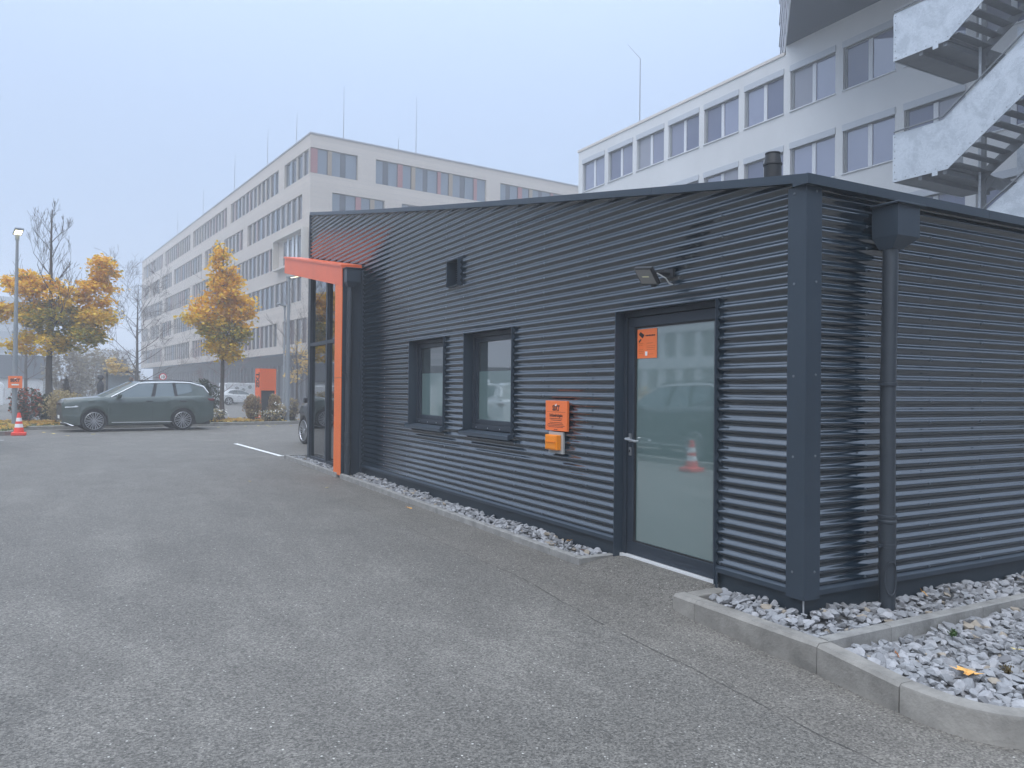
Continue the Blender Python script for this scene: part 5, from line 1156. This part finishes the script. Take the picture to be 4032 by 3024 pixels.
# projecting box window of the third row by the corner
b = MB(); zt = 14.4
for (sa, sb_, za, zb) in ((0.35, 7.95, zt-0.15, zt), (0.35, 7.95, zt-2.75, zt-2.6), (0.35, 0.5, zt-2.6, zt-0.15), (7.8, 7.95, zt-2.6, zt-0.15)):
    b.obox((fpt(dL, inL, (sa+sb_)/2, (za+zb)/2, -0.25)), dL*(sb_-sa)/2, inL*0.28, Vector((0, 0, (zb-za)/2)))
b.build('box_window_frame', mat('box_frame', (0.50, 0.46, 0.40), 0.6), OB)
b = MB(); b.quad(fpt(dL, inL, 0.5, zt-2.6, 0.02), fpt(dL, inL, 7.8, zt-2.6, 0.02), fpt(dL, inL, 7.8, zt-0.15, 0.02), fpt(dL, inL, 0.5, zt-0.15, 0.02)); BWN = b.build('box_window_glass', m_pane[2], OB)
for s_ in (1.6, 3.0, 3.9, 5.2):
    b = MB(); b.obox(fpt(dL, inL, s_, zt-1.4, -0.03), dL*0.22, inL*0.03, Vector((0, 0, 1.2))); b.build('blind', mat('pale_blind', (0.62, 0.66, 0.70), 0.6), BWN)
for ri, (zt, bays) in enumerate(rowsR[:3]):
    for (a, c) in bays:
        wn = MB(); wn.quad(fpt(dR, inR, a, zt-WH, DEPW-0.02), fpt(dR, inR, c, zt-WH, DEPW-0.02), fpt(dR, inR, c, zt, DEPW-0.02), fpt(dR, inR, a, zt, DEPW-0.02)); WO = wn.build('window_band', m_pane[0], OB)
        seq = [('r', .62), ('p', .82), ('o', .38), ('p', .76), ('d', .42), ('p', .96)] if a < 0.1 else [('p', .72), ('d', .48), ('p', .84), ('r', .50), ('p', .80), ('o', .42), ('p', .78), ('d', .42), ('p', .96), ('r', .35), ('p', .8), ('o', .42), ('p', .8), ('d', .5), ('p', .88), ('r', .37), ('p', 1.0)]
        s_ = a
        for kd, wd in seq:
            if s_ >= c-0.05: break
            e = min(c, s_+wd); mm = {'r': m_red, 'o': m_och, 'p': mat('office_glass_pale', (0.12, 0.15, 0.19), 0.12, spec=0.8), 'd': m_pane[0]}[kd]
            b = MB(); b.obox(fpt(dR, inR, (s_+e)/2, zt-WH/2, DEPW-0.06-(0.14 if kd in 'ro' else 0)), dR*(e-s_-0.04)/2, inR*0.03, Vector((0, 0, WH/2-0.04))); b.build('panel' if kd in 'ro' else 'pane', mm, WO); s_ = e
# dark recessed ground floor
m_gf = mat('ground_floor_dark', (0.045, 0.048, 0.058), 0.6, var=0.15, vscale=0.6); G0 = C0+inL*1.6+inR*1.6
b = MB(); a, c, d_ = G0, G0+dL*(LL-3), G0+dR*(LR-3)
b.quad(a, c, c+Vector((0, 0, BOT)), a+Vector((0, 0, BOT))); b.quad(a, d_, d_+Vector((0, 0, BOT)), a+Vector((0, 0, BOT))); b.build('ground_floor', m_gf, OB)
m_gff = mat('ground_floor_fin', (0.105, 0.11, 0.125), 0.6)
gfm = None
for k in range(60):
    o = bpy.data.objects.new('rib', box_me('rib', fin_me, 0.30, 0.10, BOT-1.2, m_gff)); COL.objects.link(o); o.parent = OB; o.location = G0+dL*(0.6+k*1.25)+Vector((0, 0, 0.3))-C0-inL*0.09; o.rotation_euler = (0, 0, angL)
for s_, h in ((5.2, 3.3), (13.4, 4.2), (25.0, 4.6), (39.2, 4.0), (54.2, 4.0)):
    b = MB(); p = C0+dL*s_+inL*0.6+Vector((0, 0, TOP)); b.tube([p, p+Vector((0, 0, h*0.6)), p+Vector((0.03, 0, h))], [0.035, 0.025, 0.010], 6); b.build('lightning_rod', mat('rod_metal', (0.25, 0.26, 0.28), 0.5), OB)
for s_, h in ((3.0, 4.6), (9.7, 5.2), (8.0, 1.3)):
    b = MB(); p = C0+dR*s_+inR*0.6+Vector((0, 0, TOP)); b.tube([p, p+Vector((0, 0, h))], [0.035, 0.012], 6); b.build('lightning_rod', mat('rod_metal', (0.25, 0.26, 0.28), 0.5), OB)

# ------------------------------------------------------------------ white office behind the pavilion
X1 = 22.1; WB = tag(empty('office_building', (X1, 20, 0)), 'white rendered office with double windows behind the dark pavilion', 'building')
cols = [35.49-2.632*i for i in range(15)]; WW = 2.27; rowsW = [(13.49, 15.20), (10.17, 11.88), (6.85, 8.56), (3.53, 5.24)]
b = MB(); ztop = 16.0; YS0, YS1 = 35.93, -4.0
def wq(y0, y1, z0, z1): b.quad((X1, y0, z0), (X1, y1, z0), (X1, y1, z1), (X1, y0, z1))
zp = ztop
for (z0, z1) in rowsW:
    zt = z1+0.02; wq(YS0, YS1, zt, zp); yp = YS0
    for cy in cols:
        wq(yp, cy, z0, zt); yp = cy-WW
        for yy in (cy, cy-WW): b.quad((X1, yy, z0), (X1+0.2, yy, z0), (X1+0.2, yy, zt), (X1, yy, zt))
        b.quad((X1, cy, zt), (X1, cy-WW, zt), (X1+0.2, cy-WW, zt), (X1+0.2, cy, zt)); b.quad((X1, cy, z0), (X1, cy-WW, z0), (X1+0.2, cy-WW, z0), (X1+0.2, cy, z0))
    wq(yp, YS1, z0, zt); zp = z0
wq(YS0, YS1, -0.1, zp); b.build('facade', m_render, WB)
b = MB(); b.box(X1+0.01, X1+16, YS0-0.3, YS0-0.001, -0.1, ztop-0.001); b.build('end_wall', m_render, WB)
MB().box(X1+0.22, X1+15.9, YS1, YS0-0.3, -0.1, ztop-0.4).build('core', mat('room_dark', (0.04, 0.045, 0.05), 0.8), WB)
MB().box(X1-0.05, X1+0.4, 20.0, YS0+0.06, ztop, ztop+0.13).build('parapet_cap', mat('cap_beige', (0.62, 0.58, 0.53), 0.6), WB)
MB().box(X1+0.4, X1+16, YS0-0.4, YS0+0.06, ztop, ztop+0.12).build('parapet_cap', mat('cap_beige', (0.62, 0.58, 0.53), 0.6), WB)
m_wg = mat('office_window_glass', (0.15, 0.165, 0.26), 0.03, spec=1.0); m_wg.node_tree.nodes['Principled BSDF'].inputs['IOR'].default_value = 1.9
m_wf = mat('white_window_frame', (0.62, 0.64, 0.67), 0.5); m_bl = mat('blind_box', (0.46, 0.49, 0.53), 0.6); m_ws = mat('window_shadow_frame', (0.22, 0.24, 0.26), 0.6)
wgs = [mat('office_window_blind', (0.24, 0.25, 0.30), 0.05, spec=0.8), mat('office_window_dim', (0.10, 0.115, 0.19), 0.03, spec=1.0), mat('office_window_mid', (0.18, 0.195, 0.28), 0.03, spec=1.0)]; rw = random.Random(8)
proto = None
for (z0, z1) in rowsW:
    for ci, cy in enumerate(cols):
        if proto is None:
            wn = empty('window', (0, 0, 0)); wn.parent = WB; wn.location = (0, cy-20, z0); H_ = z1-z0; x = 0.12
            def lb(y0, y1, za, zb, xa, xb, nm, mm): m_ = MB(); m_.box(xa, xb, y0, y1, za, zb); return m_.build(nm, mm, wn, world=False)
            lb(-WW-0.02, 0.02, H_-0.02, H_+0.24, -0.035, 0.0, 'blind_box', m_bl)
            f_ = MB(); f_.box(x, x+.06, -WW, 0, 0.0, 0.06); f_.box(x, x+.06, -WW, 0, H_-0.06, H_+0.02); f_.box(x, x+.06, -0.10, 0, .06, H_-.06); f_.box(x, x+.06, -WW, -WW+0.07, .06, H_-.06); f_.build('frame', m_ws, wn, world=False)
            lb(-1.24, -1.06, 0.06, H_-0.06, x-0.01, x+0.06, 'mullion', m_wf)
            for a, c in ((-1.06, -0.10), (-WW+0.07, -1.24)): m_ = MB(); m_.quad((x+0.03, a, 0.06), (x+0.03, c, 0.06), (x+0.03, c, H_-0.06), (x+0.03, a, H_-0.06)); m_.build('pane', m_wg, wn, world=False)
            lb(-WW-0.03, 0.03, -0.045, 0.0, -0.06, x, 'sill', m_wf); proto = wn
        else:
            c_ = copy_tree(proto, WB); c_.location = (0, cy-20, z0)
            for ch in c_.children:
                if ch.name.startswith('pane') and rw.random() < 0.55: ch.data = ch.data.copy(); ch.data.materials[0] = rw.choice(wgs)
b = MB(); b.tube([(X1+1.5, 31.9, ztop), (X1+1.5, 31.9, ztop+4.6), (X1+1.5, 33.1, ztop+5.9)], [0.035, 0.025, 0.012], 6); b.build('roof_mast', mat('rod_metal', (0.25, 0.26, 0.28), 0.5), WB)
# upper storey set at an angle and oversailing the facade
ZS = 16.38; P0, P1 = Vector((28.0, 25.66, 0)), Vector((16.2, 14.22, 0)); P2, P3 = Vector((16.2, -4, 0)), Vector((28, -4, 0))
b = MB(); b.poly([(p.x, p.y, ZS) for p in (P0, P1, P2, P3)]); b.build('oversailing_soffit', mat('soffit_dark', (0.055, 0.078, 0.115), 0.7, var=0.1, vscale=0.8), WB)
b = MB(); b.quad(*[(p.x, p.y, z) for p, z in ((P1, ZS+.001), (P2, ZS+.001), (P2, 26), (P1, 26))]); b.build('upper_wall', m_render, WB)
b = MB(); b.box(X1, X1+0.3, -4, 19.95, ztop, ZS-0.002); b.build('facade_head', m_render, WB)
dd = (P0-P1).normalized(); nn = Vector((-dd.y, dd.x, 0))
b = MB(); b.quad(P1+Vector((0, 0, ZS)), P0+Vector((0, 0, ZS)), P0+Vector((0, 0, 26)), P1+Vector((0, 0, 26))); UG = b.build('upper_glazing', m_wg, WB)
for k in range(8):
    z = ZS+0.06+k*1.15; b = MB(); b.obox((P0+P1)/2+Vector((0, 0, z))+nn*0.02, dd*(P0-P1).length/2, nn*0.025, Vector((0, 0, 0.05))); b.build('transom', m_wf, UG)
for k in range(1, 12):
    p = P1+dd*(P0-P1).length*k/12; b = MB(); b.obox(p+Vector((0, 0, 21.2)), dd*0.04, nn*0.025, Vector((0, 0, 4.8))); b.build('mullion', m_wf, UG)

# ------------------------------------------------------------------ galvanised escape stair
ST = tag(empty('escape_stair', (16.7, 8, 0)), 'galvanised steel escape stair with solid side panels at the right edge', 'stair')
XA, XB = 15.1, 18.3; XM = 16.65; YA, YB = 9.97, 8.44; YC, YD = 4.60, 3.2; SP = 3.31; SL = 0.708
def stair_panel(x, pts, nm='side_panel'):
    b = MB(); b.prism([(x, y, z) for y, z in pts], (0.02, 0, 0)); return b.build(nm, m_galv, ST)
for k in range(-1, 4):
    z0 = 7.23+SP*(k-1); zm = z0+(YB-YC)*SL*0.43 if False else z0+SP/2
    rise = (zm-z0); run = rise/SL; yc = YB-run
    # outer flight rises away from the landing, inner flight comes back up to the next
    stair_panel(XA, [(YA, z0), (YB, z0), (yc, zm), (yc-1.5, zm), (yc-1.5, zm+1.30), (yc+0.1, zm+1.30), (YB+0.11, z0+1.30), (YA, z0+1.30)])
    bt = MB()
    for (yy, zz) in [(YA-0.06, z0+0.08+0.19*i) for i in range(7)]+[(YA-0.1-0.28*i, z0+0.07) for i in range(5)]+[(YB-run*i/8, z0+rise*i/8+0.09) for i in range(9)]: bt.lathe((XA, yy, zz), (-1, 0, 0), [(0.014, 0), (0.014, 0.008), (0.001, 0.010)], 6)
    tag(bt.build('panel_bolts', m_steeld, ST), kind='stuff')
    b = MB(); b.prism([(XA+0.02, YA-0.02, z0), (XA+0.02, YA, z0), (XB, YA, z0), (XB, YA-0.02, z0)], (0, 0, 1.3)) if False else b.box(XA+0.021, XB, YA-0.02, YA, z0, z0+1.28); b.build('end_panel', m_galv, ST)
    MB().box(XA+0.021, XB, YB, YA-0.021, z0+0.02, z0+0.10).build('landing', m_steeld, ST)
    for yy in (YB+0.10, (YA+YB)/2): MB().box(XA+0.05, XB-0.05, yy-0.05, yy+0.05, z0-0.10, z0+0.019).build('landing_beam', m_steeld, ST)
    MB().box(XA-0.012, XA, YB+0.25, YB+0.40, z0-0.10, z0+0.06).build('bracket', m_galv, ST)
    MB().box(XA+0.021, XB, yc-1.48, yc, zm+0.02, zm+0.10).build('landing', m_steeld, ST)
    MB().tube([(XA-0.03, YA-0.05, z0+1.36), (XA-0.03, YB+0.1, z0+1.37), (XA-0.03, yc+0.1, zm+1.38), (XA-0.03, yc-1.4, zm+1.37)], 0.024, 8).build('handrail', m_steeld, ST, smooth=True)
    n_ = 9
    for i in range(n_):
        f = (i+0.5)/n_; y = YB-run*f; z = z0+rise*(i+1)/(n_+0.0)-0.06
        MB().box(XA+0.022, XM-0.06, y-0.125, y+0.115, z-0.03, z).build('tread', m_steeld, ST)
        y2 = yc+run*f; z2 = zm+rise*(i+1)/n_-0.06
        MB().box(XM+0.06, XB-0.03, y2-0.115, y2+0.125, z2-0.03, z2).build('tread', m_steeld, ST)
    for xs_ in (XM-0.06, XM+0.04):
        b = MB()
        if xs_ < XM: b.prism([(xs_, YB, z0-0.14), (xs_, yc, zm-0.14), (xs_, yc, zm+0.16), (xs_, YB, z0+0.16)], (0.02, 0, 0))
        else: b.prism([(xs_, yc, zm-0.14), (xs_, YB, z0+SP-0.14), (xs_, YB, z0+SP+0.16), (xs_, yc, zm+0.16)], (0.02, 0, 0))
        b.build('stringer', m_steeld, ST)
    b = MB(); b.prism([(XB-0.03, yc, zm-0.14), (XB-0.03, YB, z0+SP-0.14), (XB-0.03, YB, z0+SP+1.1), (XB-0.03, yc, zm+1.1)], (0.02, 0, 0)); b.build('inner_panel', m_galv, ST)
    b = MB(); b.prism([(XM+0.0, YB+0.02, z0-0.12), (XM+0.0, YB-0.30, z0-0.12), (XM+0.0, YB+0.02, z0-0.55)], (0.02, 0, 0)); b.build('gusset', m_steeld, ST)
for yy in (YB-0.02, YB-1.62-1.3): MB().box(XM-0.035, XM+0.035, yy-0.07, yy+0.07, -0.1, 15.5).build('column', m_steeld, ST)
MB().tube([(XM-0.22, YB-0.05, -0.1), (XM-0.22, YB-0.05, 15.0)], 0.035, 10).build('rain_pipe', m_galv, ST, smooth=True)

# ------------------------------------------------------------------ far things on the left
LB = tag(empty('low_building', (-14, 72, 0)), 'low grey and white commercial building at the far left', 'building')
MB().box(-45, -7.1, 72, 84, 2.04, 3.95).build('upper_band', mat('grey_metal_band', (0.10, 0.115, 0.135), 0.6), LB)
MB().box(-45, -7.2, 72.15, 83.8, -0.1, 2.039).build('lower_wall', mat('pale_wall', (0.55, 0.56, 0.57), 0.8, var=0.05), LB)
for x in (-13.2, -16.5, -20): MB().box(x-1.1, x+1.1, 72.11, 72.149, 0.0, 1.7).build('door', mat('grey_door', (0.25, 0.27, 0.29), 0.6), LB)
T1 = tag(empty('tower_building', (-40, 165, 0)), 'pale blue tower block fading in the fog behind the large maple', 'building')
MB().box(-75, -12.5, 165, 185, -0.1, 17.7).build('wall', mat('tower_wall', (0.30, 0.33, 0.36), 0.7), T1)
for i in range(6):
    MB().box(-74, -13.0, 164.94, 164.995, 2.2+i*2.6, 3.5+i*2.6).build('window_band', mat('tower_glass', (0.16, 0.19, 0.22), 0.3), T1)
T2 = tag(empty('pale_building', (0, 118, 0)), 'pale low building in the fog behind the bare tree', 'building')
MB().box(-6, 1.5, 118, 128, -0.1, 6.5).build('wall', mat('pale_block', (0.55, 0.57, 0.6), 0.8), T2)
for i in range(3):
    for k in range(2): MB().box(-5.2+i*2.4, -3.8+i*2.4, 117.95, 117.995, 1.0+k*2.7, 2.6+k*2.7).build('window', m_pane[2], T2)
GA = tag(empty('bus_shelter', (-1.9, 52, 0)), 'small dark framed shelter behind the second person', 'shelter')
for x, y in ((-2.9, 52), (-1.2, 52), (-2.9, 53.2), (-1.2, 53.2)): MB().box(x-0.05, x+0.05, y-0.05, y+0.05, -0.06, 2.35).build('post', m_black, GA)
MB().box(-3.1, -1.0, 51.8, 53.4, 2.351, 2.47).build('roof', m_black, GA)
MB().box(-2.84, -1.26, 53.19, 53.21, 0.3, 2.2).build('pane', mat('shelter_glass', (0.3, 0.34, 0.36), 0.1), GA)

# ------------------------------------------------------------------ across the yard, only seen in reflections; then an added block that shades the right wall
RB = tag(empty('office_building', (-48, 20, 0)), 'grey office with white piers across the yard, mirrored in the glass door', 'building')
MB().box(-60, -48, -30, 75, -0.1, 18.5).build('wall', mat('opposite_wall', (0.10, 0.11, 0.12), 0.5), RB)
pier = MB(); pier.box(0, 0.5, 0, 0.9, 0, 18.0); pm = bpy.data.meshes.new('pier'); pm.from_pydata(pier.v, [], pier.f); pm.materials.append(mat('white_pier', (0.50, 0.51, 0.52), 0.7))
for k in range(38):
    o = bpy.data.objects.new('pier', pm); COL.objects.link(o); o.parent = RB; o.location = (0, -48+k*2.7, 0)
for k in range(5):
    MB().box(-47.98, -47.4, -30, 75, 0.2+k*3.6, 1.3+k*3.6).build('floor_band', MATS['white_pier'], RB)
SB = tag(empty('office_building', (24, -20, 0)), 'unseen dark brick block added behind the viewpoint to shade the right wall of the pavilion', 'building')  # invented building out of view, put in to dim the sky on the right wall
MB().box(5.0, 46, -34, -20, -0.1, 13.5).build('wall', mat('shade_block_brick', (0.09, 0.075, 0.068), 0.85, var=0.12, vscale=2), SB)
swm = MB(); swm.box(0, 1.8, 0, 0.08, 0, 1.7); sme = bpy.data.meshes.new('window'); sme.from_pydata(swm.v, [], swm.f); sme.materials.append(m_pane[0])
for k in range(12):
    for j in range(4):
        o = bpy.data.objects.new('window', sme); COL.objects.link(o); o.parent = SB; o.location = (-18.3+k*3.4, -0.04, 1.2+j*3.2)
shrub('hedge_shrub', 'hedge across the yard mirrored in the left window', (-12.5, 19.0, 0.0), 2.2, 1.6, 2500, [lm_dry, lm_brn], 0.09, 90, 60)
shrub('hedge_shrub', 'hedge across the yard mirrored beside the glass door', (-17.5, 10.0, 0.0), 2.4, 1.5, 2500, [lm_brn, lm_drk], 0.09, 91, 60)
KR = tag(MB().box(-6.55, -6.42, 3.0, 13.0, -0.3, 0.05).build('kerb_line', m_conc), 'straight kerb across the yard mirrored in the glass door', kind='structure')

# ------------------------------------------------------------------ small things on the ground
m_fl = mat('fallen_leaf_orange', (0.78, 0.42, 0.12), 0.6, var=0.15, vscale=30); m_fy = mat('fallen_leaf_yellow', (0.70, 0.55, 0.14), 0.6); m_fb = mat('fallen_leaf_brown', (0.36, 0.14, 0.05), 0.7)
def maple_leaf(label, p, s_, rz, m, tilt=(0.15, 0.1), group=None, seed=0):
    rnd = random.Random(seed); pts = []
    for k in range(16):
        a = 2*math.pi*k/16; r_ = (1.0 if k % 4 == 0 else 0.78 if k % 2 == 0 else 0.52)*(0.75 if 5 < k < 11 else 1)
        pts.append((math.cos(a)*r_, math.sin(a)*r_, 0.14*rnd.uniform(-1, 1)+0.12*r_*r_))
    b = MB(); q = Matrix.Rotation(rz, 3, 'Z') @ Matrix.Rotation(tilt[0], 3, 'X') @ Matrix.Rotation(tilt[1], 3, 'Y'); vs_ = [Vector(p)+q @ (Vector(v)*s_) for v in pts]; k = len(b.v)
    b.v = [tuple(Vector(p)+Vector((0, 0, -0.0)))]+[tuple(v) for v in vs_]; b.f = [(0, 1+i, 1+(i+1) % 16) for i in range(16)]
    b.tube([Vector(p), Vector(p)+q @ (Vector((-1.1, 0.1, 0.05))*s_)], s_*0.03, 4)
    return tag(b.build('fallen_leaf', m), label, 'leaf', group)
maple_leaf('large orange maple leaf lying on the wide gravel bed', (0.02, -1.06, -0.030), 0.085, 0.5, m_fl, (0.1, 0.12), seed=1)
maple_leaf('curled orange leaf against the plinth right of the downpipe', (1.15, -0.08, 0.035), 0.04, 0.4, m_fl, (0.7, 0.3), seed=2)
maple_leaf('small pale yellow leaf further right on the wide gravel bed', (0.66, -0.98, -0.030), 0.038, 0.8, m_fy, (0.1, 0.3), seed=3)
maple_leaf('brown leaf on the asphalt beside the edging under the windows', (-0.52, 5.75, -0.045), 0.055, 0.2, m_fl, (0.2, 0.2), seed=4)
maple_leaf('tiny red brown leaf on the gravel left of the large orange leaf', (-0.08, -0.72, -0.02), 0.03, 0.2, m_fb, (0.8, 0.3), seed=5)
maple_leaf('red brown leaf in the gravel strip near the door', (-0.14, 2.38, 0.005), 0.032, 1.2, m_fb, (0.4, 0.3), seed=6)
maple_leaf('orange brown leaf in the gravel strip left of the door', (-0.05, 2.75, 0.02), 0.035, 2.2, m_fl, (0.4, 0.3), seed=7)
for i, (x, y) in enumerate(((-5.0, 24.9), (-4.6, 23.6), (-3.9, 24.2), (1.4, 28.2), (1.9, 28.3), (2.3, 28.6), (2.7, 28.9), (2.2, 27.6), (0.3, 27.6), (-5.3, 25.8), (3.1, 28.0), (-1.8, 9.5), (-0.9, 8.2))):
    lb_ = 'small yellow leaf on the asphalt near the bonnet of the green car' if x < -3 else 'small yellow leaf on the asphalt before the island kerb, right of the green car' if y > 20 else 'yellow leaf on the asphalt far along the edging' if y > 9 else 'yellow leaf on the asphalt beside the edging stones'
    maple_leaf(lb_, (x, y, zg(x, y)+0.012), 0.07 if y > 20 else 0.03, i*1.3, m_fy, (0.1, 0.1), 'yellow leaves on the asphalt', seed=20+i)
m_weed = leafmat('weed_leaf', (0.05, 0.12, 0.03), (0.08, 0.16, 0.04), (0.12, 0.16, 0.05)); m_weedb = leafmat('dead_weed', (0.16, 0.11, 0.045), (0.12, 0.09, 0.04), (0.18, 0.14, 0.06))
def weed(label, p, h, m, seed):
    rnd = random.Random(seed); t = tag(empty('weed', p), label, 'plant'); b = MB(); s = MB(); P_ = Vector(p)
    for i in range(9):
        a = rnd.uniform(0, 6.28); e = P_+Vector((math.cos(a)*h*rnd.uniform(.1, .5), math.sin(a)*h*rnd.uniform(.1, .5), h*rnd.uniform(.5, 1))); s.tube([P_, P_.lerp(e, .5)+Vector((0, 0, h*.1)), e], [0.0015, 0.0012, 0.0006], 3)
        for k in range(12):
            q = P_.lerp(e, 0.25+0.75*k/11); leafquad(b, q+Vector((rnd.gauss(0, .006), rnd.gauss(0, .006), rnd.gauss(0, .004))), 0.0075*rnd.uniform(.7, 1.3), rnd, 1.0)
    s.build('stems', m, t); tag(b.build('foliage', m, t), kind='stuff'); return t
weed('green weed in the gravel just below the dividing edging', (0.62, -0.62, -0.06), 0.06, m_weed, 1); weed('green weed at the right edge of the wide gravel bed', (1.02, -1.02, -0.06), 0.085, m_weed, 2)
weed('green weed between the orange leaf and the right edge', (0.40, -1.18, -0.06), 0.075, m_weed, 3); weed('dry brown weed right of the large orange leaf', (0.24, -1.16, -0.06), 0.07, m_weedb, 4); weed('dry brown weed lowest in the gravel bed', (0.30, -1.23, -0.06), 0.05, m_weedb, 5)
b = MB(); b.tube([(-0.62, -1.62, zg(-.62, -1.62)+0.006), (-0.585, -1.66, zg(-.6, -1.66)+0.006)], 0.004, 6); tag(b.build('cigarette_end', mat('filter_paper', (0.75, 0.62, 0.35), 0.7)), 'cigarette end on the asphalt in front of the curved kerb', 'litter')

# ------------------------------------------------------------------ fog
hz = MB().box(-385, 385, -385, 385, -1.4, 30.0).build('haze', None); tag(hz, kind='stuff', label='thin blue morning fog filling the whole yard', cat='fog')
hm = bpy.data.materials.new('haze'); hm.use_nodes = True; n = hm.node_tree.nodes; n.remove(n['Principled BSDF'])
pv = n.new('ShaderNodeVolumePrincipled'); pv.inputs['Color'].default_value = (0.99, 0.995, 1.0, 1); pv.inputs['Density'].default_value = 0.0042; pv.inputs['Anisotropy'].default_value = 0.2
hm.node_tree.links.new(pv.outputs[0], n['Material Output'].inputs['Volume']); hz.data.materials.append(hm)
